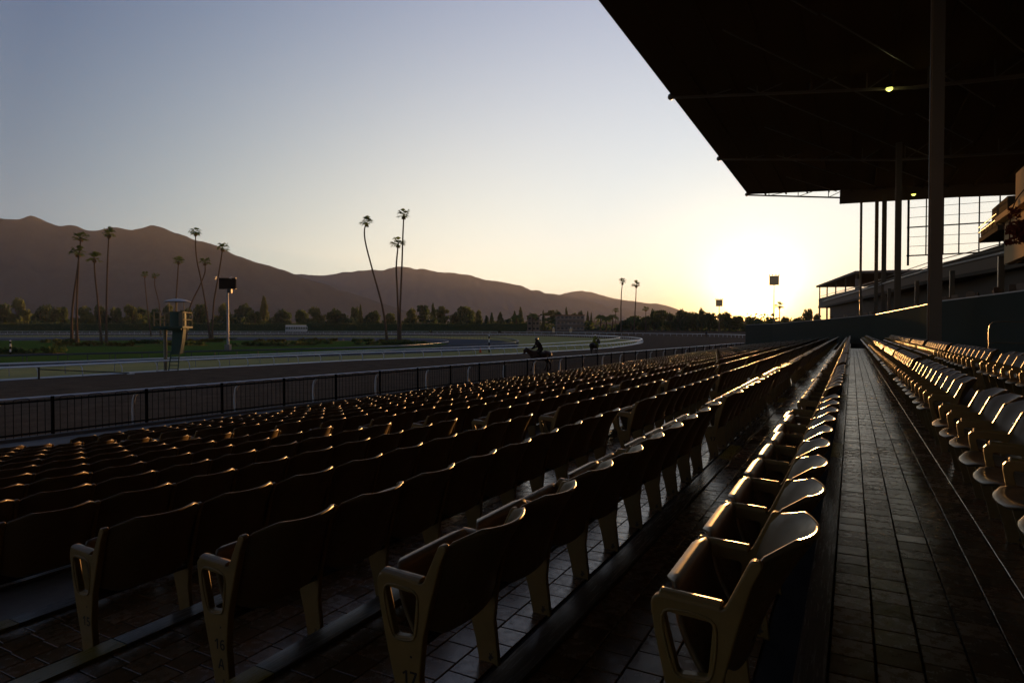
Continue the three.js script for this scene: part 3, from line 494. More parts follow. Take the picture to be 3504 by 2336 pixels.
// ---------------------------------------------------------------- picket fence and rails
const fenceX = (s) => -21.25 + 0.0762 * s;
{
  const f = thing('picket_fence', 'long black iron picket fence between the apron and the track', 'fence');
  const pick = new THREE.CylinderGeometry(0.009, 0.009, 1.08, 5).translate(0, 0.61, 0), arch = new THREE.TorusGeometry(0.05, 0.009, 4, 6, Math.PI);
  const post = box(0.07, 1.22, 0.07, 0, 0.61, 0), N = 0.1905, rest = [], far = [];
  let i = 0, single = 0;
  const s0 = 2, s1 = 98, P = 2.667, slope = Math.atan(0.0762);
  const hoop = (() => { const p = [[-1, 1.12], [-1, 1.16], [-0.85, 1.185], [0.85, 1.185], [1, 1.16], [1, 1.12]].map(([a, y]) => [0, y, a * N]); return tube(p, 0.009, 10, 4); })();
  for (let s = s0; s < s1; s += P) {
    const q = part(f, 'post', post, M.black); q.position.set(fenceX(s), 0, -s); q.rotation.y = -slope;
    for (const y of [0.2, 1.1]) part(f, y < 1 ? 'bottom_rail' : 'top_rail', bar([fenceX(s), y, -s - 0.036], [fenceX(s + P), y, -s - P + 0.036], 0.03, 0.045), M.black);
    for (let k = 1; k < 14; k++) {
      const z = s + k * N, x = fenceX(z);
      if (z > 8 && single < 290) { const o = part(f, 'picket', pick, M.black); o.position.set(x, 0, -z); single++; } else rest.push(pick.clone().translate(x, 0, -z));
      if (k % 4 === 2) { const h = hoop.clone(); h.rotateY(-slope); rest.push(h.translate(x, 0.0, -z)); }
    }
  }
  const r = part(f, 'far_pickets', rest, M.black); r.userData.kind = 'stuff';
  part(f, 'kerb', bar([fenceX(s0), 0.06, -s0], [fenceX(s1), 0.06, -s1], 0.25, 0.12), M.concrete);
}
{
  const w = thing('outer_rail', 'white outer rail with curved posts just behind the picket fence', 'rail');
  const X = (s) => fenceX(s) - 0.42;
  part(w, 'top_rail', tube([0, 20, 40, 60, 80, 98].map((s) => [X(s) + 0.3, 1.17, -s]), 0.06, 60, 8), M.white);
  const goose = tube([[-0.25, 0, 0], [-0.27, 0.5, 0], [-0.2, 0.9, 0], [0.0, 1.08, 0], [0.28, 1.12, 0]], 0.05, 14, 6);
  for (let s = 5.2; s < 97; s += 3.72) { const o = part(w, 'post', goose, M.white); o.position.set(X(s), 0, -s); }
}
function railLoop(name, label, pts, top, topMat, h, section, gap, postMat, nPosts, width, lean = 0) {
  const o = thing(name, label, 'rail');
  const path = pts.map(([x, z]) => [x, rise(x, z) + h, z]);
  part(o, 'top_rail', sweep(path, section, false, 260), topMat);
  const cv = new THREE.CatmullRomCurve3(path.map((p) => new THREE.Vector3(...p)), false, 'centripetal'), L = cv.getLength(), n = Math.floor(L / gap), P = cv.getSpacedPoints(n), rest = [];
  const pg = tube([[lean, -h, 0], [lean * 1.05, -h * 0.5, 0], [lean * 0.7, -h * 0.15, 0], [0, -0.02, 0]], width, 6, 5);
  const near = P.map((p, i) => [inFrame(p.x, p.y, p.z) || 9e3, i]).sort((a, b) => a[0] - b[0]).slice(0, nPosts).map((q) => q[1]), keep = new Set(near);
  P.forEach((p, i) => { const q = P[Math.min(i + 1, n)], r = P[Math.max(0, i - 1)], a = Math.atan2(q.x - r.x, q.z - r.z); if (keep.has(i)) { const m = part(o, 'post', pg, postMat); m.position.copy(p); m.rotation.y = a; } else rest.push(pg.clone().rotateY(a).translate(p.x, p.y, p.z)); });
  if (rest.length) part(o, 'far_posts', rest, postMat).userData.kind = 'stuff';
  return o;
}
const wide = (w, t) => [[-w, 0.0], [-w, t * 0.6], [-w * 0.6, t], [w * 0.6, t], [w, t * 0.6], [w, 0]];
railLoop('inner_rail', 'wide white topped inner rail curving round the near turn', loopA, 0, M.white, 0.74, wide(0.19, 0.1), 2.6, M.white, 120, 0.035, -0.3);
railLoop('turf_rail', 'second white rail inside the turf, behind the wide inner rail', loopB, 0, M.white, 0.8, wide(0.07, 0.1), 3.2, M.greyRail, 90, 0.03, 0.15);
railLoop('training_rail', 'dark railing round the grey inner strip of the infield', loopC, 0, M.darkRail, 0.85, wide(0.1, 0.16), 2.2, M.darkRail, 120, 0.04);
railLoop('lawn_rail', 'thin pale rail round the end of the infield lawn', loopD, 0, M.greyRail, 0.7, wide(0.06, 0.09), 3.5, M.darkRail, 60, 0.03);
railLoop('backstretch_rail', 'far white outer rail with thin posts along the backstretch', railF, 0, M.white, 1.05, wide(0.09, 0.16), 4.5, M.white, 120, 0.06);
// ---------------------------------------------------------------- trees, palms, hedges
function leaves(n, place, size) {                                        // n leaf clumps: bent quads turned every way
  const pos = [], nor = [];
  for (let i = 0; i < n; i++) {
    const [c, s] = place(i), a = new THREE.Vector3(rr(-1, 1), rr(-1, 1), rr(-1, 1)).normalize(), b = new THREE.Vector3(rr(-1, 1), rr(-1, 1), rr(-1, 1)).cross(a).normalize(), k = size * s * rr(0.6, 1.3);
    const p = [[-1, -0.5], [0.2, -0.8], [1, 0.1], [-0.1, 0.9]].map(([u, v]) => [c[0] + (a.x * u + b.x * v) * k, c[1] + (a.y * u + b.y * v) * k, c[2] + (a.z * u + b.z * v) * k]);
    pos.push(...p[0], ...p[1], ...p[2], ...p[0], ...p[2], ...p[3]);
  }
  const g = new THREE.BufferGeometry(); g.setAttribute('position', new THREE.Float32BufferAttribute(pos, 3)); g.computeVertexNormals(); return g;
}
function crownGeo(kind) {                                                // crown in a box of half width 1 and height 1 above y = 0
  const lobes = [];
  if (kind === 0) for (let i = 0; i < 17; i++) { const a = rr(0, 6.28), r = Math.sqrt(rnd()) * 0.66, y = rr(0.22, 0.82); lobes.push([Math.cos(a) * r * (1.25 - y * 0.7), y, Math.sin(a) * r * (1.25 - y * 0.7), rr(0.22, 0.4)]); }
  if (kind === 1) for (let i = 0; i < 24; i++) { const y = Math.pow(i / 24, 0.8) * 0.9 + 0.08, a = i * 2.4, r = (1 - y) * 0.62; lobes.push([Math.cos(a) * r, y, Math.sin(a) * r, 0.08 + 0.34 * (1 - y)]); }
  if (kind === 2) for (let i = 0; i < 12; i++) { const y = i / 12 * 0.9 + 0.05; lobes.push([rr(-0.2, 0.2), y, rr(-0.2, 0.2), 0.75 * Math.sin(Math.PI * Math.min(0.93, y * 0.8 + 0.2))]); }
  if (kind === 3) for (let t = 0; t < 5; t++) for (let i = 0; i < 5; i++) { const a = rr(0, 6.28), y = 0.35 + t * 0.14, r = rr(0.1, 0.85) * (1.1 - t * 0.15); lobes.push([Math.cos(a) * r, y, Math.sin(a) * r, rr(0.2, 0.34)]); }
  const flat = kind === 3 ? 0.22 : kind === 2 ? 0.1 : kind === 1 ? 0.35 : 0.55;
  return leaves(kind === 0 ? 1500 : 900, () => {
    const l = lobes[Math.floor(rnd() * lobes.length)], v = new THREE.Vector3(rr(-1, 1), rr(-1, 1), rr(-1, 1)).normalize().multiplyScalar(l[3] * Math.pow(rnd(), 0.28));
    return [[l[0] + v.x, l[1] + v.y * flat, l[2] + v.z], 1];
  }, kind === 2 ? 0.13 : 0.072);
}
const crowns = [0, 1, 2, 3].map((k) => [0, 1, 2].map(() => crownGeo(k)));
const words = [['round dark tree', 'broad leafy tree', 'bushy tree'], ['pointed conifer', 'tall dark conifer'], ['slim cypress'], ['flat topped cedar', 'layered cedar']];
const names = ['leafy_tree', 'conifer_tree', 'cypress_tree', 'cedar_tree'];
TREES.sort((a, b) => Math.atan2(a[0], -a[1]) - Math.atan2(b[0], -b[1])).forEach(([x, z, y, h, hw, k], i) => {
  const near = i < 12 ? 'below the left ridge' : i < 24 ? 'behind the long hedge' : i < 39 ? 'right of the tall palms' : i < 47 ? 'around the far buildings' : i < 58 ? 'right of the two slim palms' : 'close to the rising sun';
  const o = thing(names[k], words[k][i % words[k].length] + ' ' + near + ', ' + tally(i + 1) + ' tree from the left', 'tree', [x, y - 0.2, z], rr(0, 6.28), 'trees beyond the backstretch');
  const stem = k === 0 ? 0.28 : k === 3 ? 0.3 : 0.06, c = part(o, 'crown', crowns[k][i % 3], M.leaf[i % 3]); c.scale.set(hw * rr(1.1, 1.5), h * (1 - stem * 0.4), hw * rr(1.1, 1.5)); c.position.y = h * stem * 0.25;
  const t = [pipe([0, 0, 0], [hw * 0.04, h * 0.6, 0], h * 0.026, h * 0.012, 6)];
  for (let b = 0; b < 4; b++) { const a = rr(0, 6.28); t.push(pipe([hw * 0.02, h * 0.32, 0], [Math.cos(a) * hw * 0.5, h * rr(0.5, 0.75), Math.sin(a) * hw * 0.5], h * 0.012, h * 0.004, 5)); }
  part(o, 'trunk', t, M.bark);
});
{ // understorey that reads as one mass below the crowns
  const g = leaves(9000, () => { const t = rnd(), px = -560 + t * 545, zc = t < 0.75 ? -215 - t * 310 : -448 + (t - 0.75) * 60; return [[px + rr(-9, 9), rise(px, zc) + Math.pow(rnd(), 1.2) * (6 + 4 * Math.sin(px * 0.09) + 2.5 * Math.sin(px * 0.31)), zc + rr(-12, 6) - 12], 1]; }, 1.05);
  const o = shade(new THREE.Mesh(g, M.leaf[2])); o.name = 'shrubbery'; scene.add(o); tag(o, 'low dark shrubbery under the far tree line', 'shrubs', null, 'stuff');
}
function fanPalm(name, label, pts, size, group) {
  const o = thing(name, label, 'palm tree', pts[0], 0, group), L = pts.map((p) => [p[0] - pts[0][0], p[1] - pts[0][1], p[2] - pts[0][2]]), top = L[L.length - 1];
  const cv = new THREE.CatmullRomCurve3(L.map((p) => new THREE.Vector3(...p)), false, 'centripetal'), n = 26, P = cv.getPoints(n), rings = [], idx = [], H = top[1];
  P.forEach((p, i) => { const t = i / n, r = (0.22 - 0.1 * t + 0.16 * Math.exp(-t * 14) + (t > 0.955 ? 0.1 : 0)) * size; for (let k = 0; k < 7; k++) rings.push(p.x + Math.cos(k / 7 * 6.283) * r, p.y, p.z + Math.sin(k / 7 * 6.283) * r); if (i < n) for (let k = 0; k < 7; k++) { const a = i * 7 + k, b = i * 7 + (k + 1) % 7; idx.push(a, a + 7, b, b, a + 7, b + 7); } });
  const tg = new THREE.BufferGeometry(); tg.setAttribute('position', new THREE.Float32BufferAttribute(rings, 3)); tg.setIndex(idx); tg.computeVertexNormals(); part(o, 'trunk', tg, M.bark);
  const pos = [], dead = [], T = new THREE.Vector3(...top);
  const frond = (out, az, el, len, droop) => {                            // a stalk that ends in a fan of narrow blades
    const d = new THREE.Vector3(Math.cos(az) * Math.cos(el), Math.sin(el), Math.sin(az) * Math.cos(el)), side = new THREE.Vector3(-Math.sin(az), 0, Math.cos(az)), up = side.clone().cross(d), base = T.clone().addScaledVector(d, len * 0.42);
    out.push(...T.toArray(), ...base.clone().addScaledVector(side, 0.03 * size).toArray(), ...base.clone().addScaledVector(side, -0.03 * size).toArray());
    for (let b = 0; b < 11; b++) {
      const a = (b / 10 - 0.5) * 1.7, dir = d.clone().multiplyScalar(Math.cos(a)).addScaledVector(side, Math.sin(a)).addScaledVector(up, 0.12 * Math.cos(a * 3)), w = side.clone().multiplyScalar(Math.cos(a)).addScaledVector(d, -Math.sin(a)).multiplyScalar(0.06 * size), mid = base.clone().addScaledVector(dir, len * 0.38), tip = base.clone().addScaledVector(dir, len * 0.62); tip.y -= droop * len * 0.25;
      out.push(...base.toArray(), ...mid.clone().add(w).toArray(), ...mid.clone().sub(w).toArray(), ...mid.clone().add(w).toArray(), ...tip.toArray(), ...mid.clone().sub(w).toArray());
    }
  };
  for (let i = 0; i < 26; i++) frond(pos, i * 2.4 + rr(-0.4, 0.4), Math.asin(rr(-0.4, 0.97)), rr(1.0, 2.0) * size, rr(0.2, 1.4));
  for (let i = 0; i < 9; i++) frond(dead, i * 0.7 + rr(-0.2, 0.2), rr(-1.4, -0.9), rr(0.6, 1.0) * size, 1);
  const mk = (p) => { const g = new THREE.BufferGeometry(); g.setAttribute('position', new THREE.Float32BufferAttribute(p, 3)); g.computeVertexNormals(); return g; };
  part(o, 'crown', mk(pos), M.palm); part(o, 'dead_fronds', mk(dead), M.thatch);
  return o;
}
const PALMS = [
  [[[-165.06, 0, -84.86], [-164.81, 7.84, -84.99], [-163.88, 15.54, -85.49], [-163.08, 21.84, -85.91], [-162.83, 25.13, -86.05]], 1, 'tallest of the crossing pair of palms at the far left'],
  [[[-163.94, 0, -85.45], [-163.82, 10.64, -85.52], [-163.33, 19.6, -85.78], [-163.45, 21.56, -85.72]], 1, 'shorter of the crossing pair of palms at the far left'],
  [[[-140.03, 0, -77.87], [-140.62, 8.83, -77.55], [-141.17, 15.75, -77.26], [-141.17, 18.22, -77.26]], 0.85, 'short slim palm between the crossing pair and a tall palm'],
  [[[-157.71, 0, -88.78], [-157.58, 8.54, -88.85], [-157.21, 19.6, -89.05], [-156.84, 26.04, -89.24]], 1, 'tall straight palm fourth from the left'],
  [[[-291.47, 0, -184.46], [-292.8, 13.75, -183.75], [-293.77, 26.82, -183.23], [-293.71, 28.75, -183.26]], 1.15, 'distant palm left of the lookout tower, left one of two'],
  [[[-287.46, 0, -186.6], [-287.83, 14.43, -186.4], [-289.65, 24.21, -185.43], [-289.53, 28.33, -185.5]], 1.15, 'distant palm left of the lookout tower, right one of two'],
  [[[-169.28, 0, -114.47], [-169.14, 11.85, -114.55], [-168.62, 19.48, -114.82], [-168.48, 22.46, -114.9]], 0.95, 'palm rising straight behind the lookout tower roof'],
  [[[-152.62, 0, -113.12], [-153.73, 9.92, -112.53], [-154.7, 16.3, -112.01], [-155.68, 21.81, -111.49], [-155.96, 25.67, -111.34], [-155.89, 29.3, -111.38]], 0.95, 'tall bent palm whose crown stands on the ridge line'],
  [[[-166.87, 0, -115.76], [-165.63, 9.7, -116.42], [-163.07, 15.83, -117.79], [-161.9, 19.31, -118.41], [-161.82, 22.22, -118.45]], 0.95, 'palm leaning right across the bent tall palm'],
  [[[-152.27, 0, -113.31], [-151.79, 9.92, -113.57], [-150.54, 17.96, -114.24], [-149.7, 23.7, -114.68], [-149.56, 25.12, -114.75]], 0.95, 'palm leaning right just left of the black board'],
  [[[-94.06, 0, -115.4], [-94.95, 7.91, -114.93], [-96.99, 16.62, -113.84], [-98.56, 24.06, -113.01], [-98.53, 26.41, -113.02], [-98.14, 27.68, -113.23]], 0.95, 'tall palm with a sharply bent trunk, left of three'],
  [[[-91.79, 0, -116.62], [-91.9, 8.71, -116.56], [-92.19, 17.69, -116.41], [-91.9, 21.51, -116.56], [-91.82, 22.79, -116.6]], 1, 'shorter middle palm of the three against the sky'],
  [[[-91.46, 0, -116.79], [-91.46, 7.44, -116.79], [-91.11, 16.35, -116.98], [-90.83, 25.1, -117.13], [-90.69, 28.18, -117.2], [-90.65, 29.36, -117.23]], 0.95, 'tallest straight palm of the three against the sky'],
  [[[-115.23, 0.54, -346.58], [-115.08, 22.64, -346.66], [-114.5, 29.9, -346.97]], 1.45, 'left one of two slim palms before the glow'],
  [[[-108.82, 0.54, -350], [-107.94, 18.01, -350.47], [-107.65, 28.42, -350.62]], 1.5, 'right one of two slim palms before the glow'],
  [[[-130.95, 1.26, -383.53], [-130.95, 8, -383.6], [-130.95, 15.26, -383.53]], 1.3, 'small palm left of the two slim palms'],
  [[[-114.27, 1.26, -392.43], [-114.27, 8, -392.4], [-114.27, 15.81, -392.43]], 1.3, 'small palm right of the two slim palms'],
  [[[-33.25, 0, -356.34], [-33.2, 8, -356.4], [-33.12, 15.41, -356.41]], 1.5, 'small palm beside the tall light tower near the sun'],
];
for (const [p, s, l] of PALMS) fanPalm('fan_palm', l, p, s * 1.12, 'tall fan palms');
{ // date palms along the far side: feathered fronds that arch
  const pos = [];
  for (let i = 0; i < 34; i++) {
    const az = i * 2.4, el = rr(0.0, 1.2), len = rr(0.85, 1.05), pts = []; for (let k = 0; k <= 6; k++) { const t = k / 6; pts.push(new THREE.Vector3(Math.cos(az) * Math.cos(el) * len * t, Math.sin(el) * len * t - 0.75 * t * t, Math.sin(az) * Math.cos(el) * len * t)); }
    const side = new THREE.Vector3(-Math.sin(az), 0, Math.cos(az));
    for (let k = 1; k < 6; k++) for (const sd of [-1, 1]) { const a = pts[k], b = pts[k + 1], tip = a.clone().addScaledVector(side, sd * 0.24).add(new THREE.Vector3(0, -0.1, 0)).addScaledVector(b.clone().sub(a), 0.6); pos.push(...a.toArray(), ...b.toArray(), ...tip.toArray()); }
  }
  const g = new THREE.BufferGeometry(); g.setAttribute('position', new THREE.Float32BufferAttribute(pos, 3)); g.computeVertexNormals();
  [[-195.3, 13.2, -371.9], [-185.8, 14.3, -376.9], [-146.3, 13.2, -398], [-142.9, 12.2, -399.8], [-139.2, 13.4, -401.8], [-128.5, 11.2, -407.5]].forEach(([x, y, z], i) => {
    const b = rise(x, z), o = thing('date_palm', 'spreading date palm among the far trees, ' + ordinal[i] + ' of six from the left', 'palm tree', [x, b, z], i, 'date palms by the far buildings');
    const c = part(o, 'crown', g, M.palm); c.scale.setScalar(5); c.position.y = y - b - 1.6; part(o, 'trunk', pipe([0, 0, 0], [0, y - b - 1.5, 0], 0.45, 0.35, 7), M.bark);
  });
}
{ // the long clipped hedge
  const o = thing('long_hedge', 'long dark clipped hedge behind the backstretch rail', 'hedge');
  const pts = [[-640, -138], [-546, -184], [-430, -247], [-310, -311], [-189.7, -375]], y = (x, z) => rise(x, z);
  part(o, 'core', sweep(pts.map(([x, z]) => [x, y(x, z) - 0.2, z]), [[-1.6, 0], [-1.5, 5.0], [-1.0, 5.4], [1.0, 5.4], [1.5, 5.0], [1.6, 0]], false, 60), M.leaf[2]);
  const cv = new THREE.CatmullRomCurve3(pts.map(([x, z]) => new THREE.Vector3(x, y(x, z), z)));
  part(o, 'foliage', leaves(7000, () => { const p = cv.getPoint(rnd()), up = rnd() < 0.35, a = rr(-1.7, 1.7); return [[p.x + 0.47 * (up ? a : 1.65), p.y + (up ? 5.35 + rr(-0.1, 0.25) : rr(0, 5.4)), p.z + 0.88 * (up ? a : 1.65)], 1]; }, 0.36), M.leaf[1]);
}
const HEDGES = [[-95.6, -42.7, 9, 3], [-125.6, -69.5, 14, 3], [-167.7, -83.4, 8, 2.5], [-143.2, -104.6, 9, 3], [-166.4, -127.4, 8, 3], [-98.3, -84.1, 10, 3], [-99.6, -91.0, 11, 3], [-105.3, -102.7, 9, 3], [-122.6, -107.5, 8, 3], [-126.8, -126.9, 9, 3], [-85.2, -101.4, 9, 3], [-81.5, -106.2, 9, 3], [-99.5, -123.8, 8, 2.5], [-110.2, -126.5, 7, 2.5], [-135.9, -86.3, 9, 2.5], [-116.0, -79.6, 8, 2.5]];
HEDGES.sort((a, b) => Math.atan2(a[0], -a[1]) - Math.atan2(b[0], -b[1])).forEach(([x, z, l, w], i) => {
  const o = thing('flower_bed', (i % 3 === 2 ? 'yellowish flower bed' : 'dark clipped shrub bed') + ' on the infield, ' + tally(i + 1) + ' of sixteen from the left', 'flower bed', [x, 0.02, z], 0.49, 'infield beds');
  const lobes = Array.from({ length: 16 }, () => [rr(-l / 2, l / 2), rr(0.2, 0.55), rr(-w / 2, w / 2), rr(0.4, 0.9)]);
  part(o, 'shrubs', leaves(700, () => { const q = lobes[Math.floor(rnd() * 16)], v = new THREE.Vector3(rr(-1, 1), rr(-1, 1), rr(-1, 1)).normalize().multiplyScalar(q[3] * Math.pow(rnd(), 0.4)); return [[q[0] + v.x * 1.3, Math.max(0.03, q[1] + v.y * 0.6), q[2] + v.z], 1]; }, 0.2), i % 3 === 2 ? M.bed : M.leaf[i % 2]);
  part(o, 'soil', box(l + 0.8, 0.06, w + 0.8, 0, 0.01, 0), M.dirt);
});
// ---------------------------------------------------------------- track furniture
const FACE = 28.1 * R;                                                    // turned square to the stand's seats
{
  const t = thing('lookout_tower', 'small green lookout tower with a round roof beside the inner rail', 'tower', [-46.35, 0, -30.46], FACE);
  part(t, 'pole', pipe([0, 0, 0], [0, 3.3, 0], 0.13, 0.13, 10), M.cream);
  part(t, 'platform', [box(2.25, 0.14, 1.5, 0.62, 3.32, 0), box(1.6, 0.16, 0.12, 0.7, 3.2, 0.5), box(1.6, 0.16, 0.12, 0.7, 3.2, -0.5)], M.green);
  part(t, 'cab', new THREE.CylinderGeometry(0.56, 0.56, 1.1, 20, 1, true).translate(1.0, 3.95, 0), M.green);
  part(t, 'cab_door', box(0.3, 1.05, 0.03, 1.42, 3.93, 0.41, 0.78), M.cream);
  const roof = part(t, 'roof', new THREE.LatheGeometry([[0, 0.22], [0.3, 0.2], [0.65, 0.12], [0.93, 0.0], [0.94, -0.03], [0.6, 0.03], [0, 0.1]].map((p) => new THREE.Vector2(...p)), 24).translate(0.97, 5.28, 0), M.greyRail);
  part(roof, 'finial', new THREE.SphereGeometry(0.05, 8, 6).translate(0.97, 5.53, 0), M.greyRail);
  for (const [x, z] of [[0.45, 0.25], [1.15, 0.45], [1.3, -0.3], [0.6, -0.45]]) part(t, 'roof_post', pipe([x, 3.4, z], [x, 5.35, z], 0.03), M.cream);
  for (const [x, z] of [[-0.45, 0.7], [0.0, 0.7], [0.45, 0.72], [-0.45, -0.7], [1.7, 0.7], [1.7, -0.7]]) part(t, 'railing_post', pipe([x, 3.38, z], [x, 4.45, z], 0.028), M.cream);
  for (const y of [3.9, 4.44]) part(t, 'railing', [pipe([-0.45, y, 0.7], [0.45, y, 0.72], 0.024), pipe([-0.45, y, -0.7], [-0.45, y, 0.7], 0.024), pipe([-0.45, y, -0.7], [1.7, y, -0.7], 0.024), pipe([1.7, y, -0.7], [1.7, y, 0.7], 0.024)], M.cream);
  part(t, 'leaning_panel', extrude(new THREE.Shape([[0.68, 3.2], [1.52, 3.2], [1.42, 2.4], [1.24, 1.3], [0.56, 1.3], [0.64, 2.4]].map((p) => new THREE.Vector2(...p))), 0.5, 0.02), M.green);
  const lad = part(t, 'ladder', [bar([0.45, 0, 0.4], [0.62, 1.4, 0.3], 0.06), bar([1.16, 0, 0.4], [1.24, 1.4, 0.3], 0.06)], M.green);
  for (let i = 0; i < 5; i++) part(lad, 'rung', box(0.72, 0.05, 0.08, 0.82 + i * 0.02, 0.15 + i * 0.28, 0.38 - i * 0.02), M.green);
}
{
  const s = thing('display_board', 'black display board on a tall grey pole on the infield', 'board', [-84.83, 0, -65.91], FACE);
  part(s, 'footing', box(0.75, 0.85, 0.75, 0, 0.42, 0), M.concrete);
  part(s, 'pole', pipe([0, 0.8, 0], [0, 9.5, 0], 0.18, 0.15, 10), M.greyRail);
  const b = part(s, 'board', box(2.52, 1.58, 0.35, 0.02, 10.2, 0), M.black);
  part(b, 'frame', [box(2.6, 0.06, 0.42, 0.02, 11.03, 0), box(2.6, 0.06, 0.42, 0.02, 9.38, 0)], M.iron);
  part(s, 'speaker', box(0.6, 0.62, 0.5, 0.4, 9.05, 0.1), M.iron);
  for (const x of [-1.9, 0.55]) part(s, 'lamp_head', [new THREE.CylinderGeometry(0.1, 0.3, 0.32, 10).rotateZ(x < 0 ? 1.2 : -0.2).translate(x, 11.12, 0), bar([x, 11.1, 0], [x < 0 ? -1.2 : x, 10.95, 0], 0.05)], M.greyRail);
}
{
  const g = thing('starting_gate', 'white starting gate parked beyond the far rail', 'starting gate', [-308, 1.2, -289], FACE);
  part(g, 'top_beam', [box(13, 0.9, 0.5, 0, 4.2, 0.6), box(13, 0.25, 2.6, 0, 3.7, -0.6)], M.white);
  part(g, 'padding', box(12.6, 0.35, 0.7, 0, 4.75, 0.4), mat([0.42, 0.33, 0.03], 0.6));
  for (let i = 0; i < 13; i++) part(g, 'stall_frame', [box(0.14, 3.4, 0.14, -6.4 + i * 1.067, 1.9, 1.0), box(0.14, 3.4, 0.14, -6.4 + i * 1.067, 1.9, -1.4), box(0.1, 1.5, 2.4, -6.4 + i * 1.067, 1.3, -0.2)], M.white);
  for (const x of [-6.9, 6.9]) part(g, 'wheel', new THREE.CylinderGeometry(0.6, 0.6, 0.3, 14).rotateZ(Math.PI / 2).translate(x, 0.6, 0), M.black);
}
for (const [x, z, y, h, label] of [[-32.5, -322.7, 0, 28.2, 'tall floodlight tower beside the sun'], [-77.3, -434.8, 1.62, 21, 'floodlight tower left of the sun behind trees']]) {
  const t = thing('floodlight_tower', label, 'light tower', [x, y, z], 7 * R, 'floodlight towers');
  part(t, 'mast', pipe([0, 0, 0], [0, h - 4, 0], 0.35, 0.2, 8), M.steel);
  const b = part(t, 'lamp_bank', box(4.3, 4.3, 0.5, 0, h - 2.1, 0), M.plaster);
  part(b, 'rim', box(5.2, 0.14, 0.9, 0, h + 0.12, 0), M.steel);
  for (const px of [-2.1, -0.8, 0.8, 2.1]) part(t, 'lamp', [new THREE.CylinderGeometry(0.2, 0.42, 0.55, 8).rotateZ(px * 0.25).translate(px, h + 0.75, 0), bar([px, h + 0.15, 0], [px, h + 0.6, 0], 0.08)], M.steel);
}
for (const [x, z, h, w] of [[-43.7, -75.2, 2.3, 'beside the inner rail left of the nearest rider'], [-92.5, -40.5, 1.7, 'on the lawn at the far left']]) {
  const p = thing('distance_marker', 'black and white striped pole ' + w, 'marker', [x, 0.02, z], 0, 'striped marker poles');
  for (let i = 0; i < 5; i++) part(p, 'band', pipe([0, i * h / 5, 0], [0, (i + 1) * h / 5, 0], 0.09, 0.09, 8), i % 2 ? M.white : M.black);
  part(p, 'cap', new THREE.SphereGeometry(0.11, 8, 6).translate(0, h, 0), M.white);
}
{ const c = thing('traffic_cone', 'small orange cone by the striped pole', 'cone', [-44.6, 0.01, -74.4]); const m = mat([0.55, 0.09, 0.02], 0.6); part(c, 'cone', new THREE.CylinderGeometry(0.03, 0.16, 0.66, 12).translate(0, 0.36, 0), m); part(c, 'base', box(0.42, 0.04, 0.42, 0, 0.02, 0), m); }
{ // a low marker rail lying open at the far left
  const c = thing('swing_gate_pole', 'thin dark gate pole lowered beside the inner rail at far left', 'gate', [-45.6, 0, -21.5]);
  part(c, 'post', pipe([0, 0, 0], [0, 0.75, 0], 0.06), M.iron); part(c, 'arm', pipe([0, 0.62, 0], [0.9, 0.1, -5.2], 0.035), M.iron); part(c, 'foot', box(0.4, 0.12, 0.3, 0.9, 0.06, -5.3), M.white);
}
function building(label, x, z, w, h, n, floors) {
  const b = thing('far_building', label, 'building', [x, rise(x, z) - 0.3, z], FACE);
  part(b, 'wall', box(w, h, 9, 0, h / 2, 0), M.facade);
  part(b, 'roof', box(w + 1.2, 0.5, 10.2, 0, h + 0.26, 0), M.roofTile);
  for (let f = 0; f < floors; f++) {
    part(b, 'balcony', [box(w + 0.1, 0.25, 1.2, 0, h * (f + 0.02) / floors + 0.6, 5.11), box(w + 0.05, 0.8, 0.08, 0, h * (f + 0.02) / floors + 1.1, 5.66)], M.facade);
    for (let i = 0; i < n; i++) { const q = part(b, 'window', box(w / n * 0.6, h / floors * 0.5, 0.1, (i + 0.5) * w / n - w / 2, h * (f + 0.55) / floors, 4.52), M.pane); part(q, 'frame', box(w / n * 0.66, 0.14, 0.2, (i + 0.5) * w / n - w / 2, h * (f + 0.55) / floors + h / floors * 0.28, 4.56), M.facade); }
  }
}
building('pale three storey building between the far palms, left one', -189.8, -386.1, 8, 10.5, 3, 3);
building('long three storey building half hidden behind trees', -172.5, -408, 19, 11, 7, 3);
for (const [x, z, w] of [[-163.3, -360.5, 'left'], [-153.9, -365.6, 'right']]) {
  const p = thing('gate_pillar', 'pale gate pillar with a lantern beyond the far rail, ' + w + ' of two', 'pillar', [x, rise(x, z), z], FACE, 'pale gate pillars');
  part(p, 'shaft', box(1.5, 2.4, 1.5, 0, 1.2, 0), M.plaster); part(p, 'cap', box(1.9, 0.25, 1.9, 0, 2.52, 0), M.plaster); part(p, 'lantern', new THREE.SphereGeometry(0.4, 8, 6).translate(0, 3.0, 0), M.white);
}
{ // bush spilling over the balcony
  const o = thing('climbing_plant', 'dark reddish climbing plant hanging over the tan balcony', 'plant', [6.15, 6.75, -34.3]);
  const lobes = Array.from({ length: 22 }, (_, i) => [rr(-0.35, 0.15), rr(0, 1.3) * (0.3 + i / 30), rr(-0.2, 3.6), rr(0.14, 0.3)]);
  part(o, 'foliage', leaves(1600, () => { const q = lobes[Math.floor(rnd() * 22)], v = new THREE.Vector3(rr(-1, 1), rr(-1, 1), rr(-1, 1)).normalize().multiplyScalar(q[3] * Math.pow(rnd(), 0.4)); return [[Math.min(0.05, q[0] + v.x), q[1] + v.y, q[2] + v.z], 1]; }, 0.065), mat([0.11, 0.035, 0.022], 0.8));
  part(o, 'stem', tube([[0.05, 2.2, 2], [-0.25, 1.7, 1.4], [-0.3, 0.9, 0.6], [-0.2, 0.1, 0]], 0.025), M.bark);
}
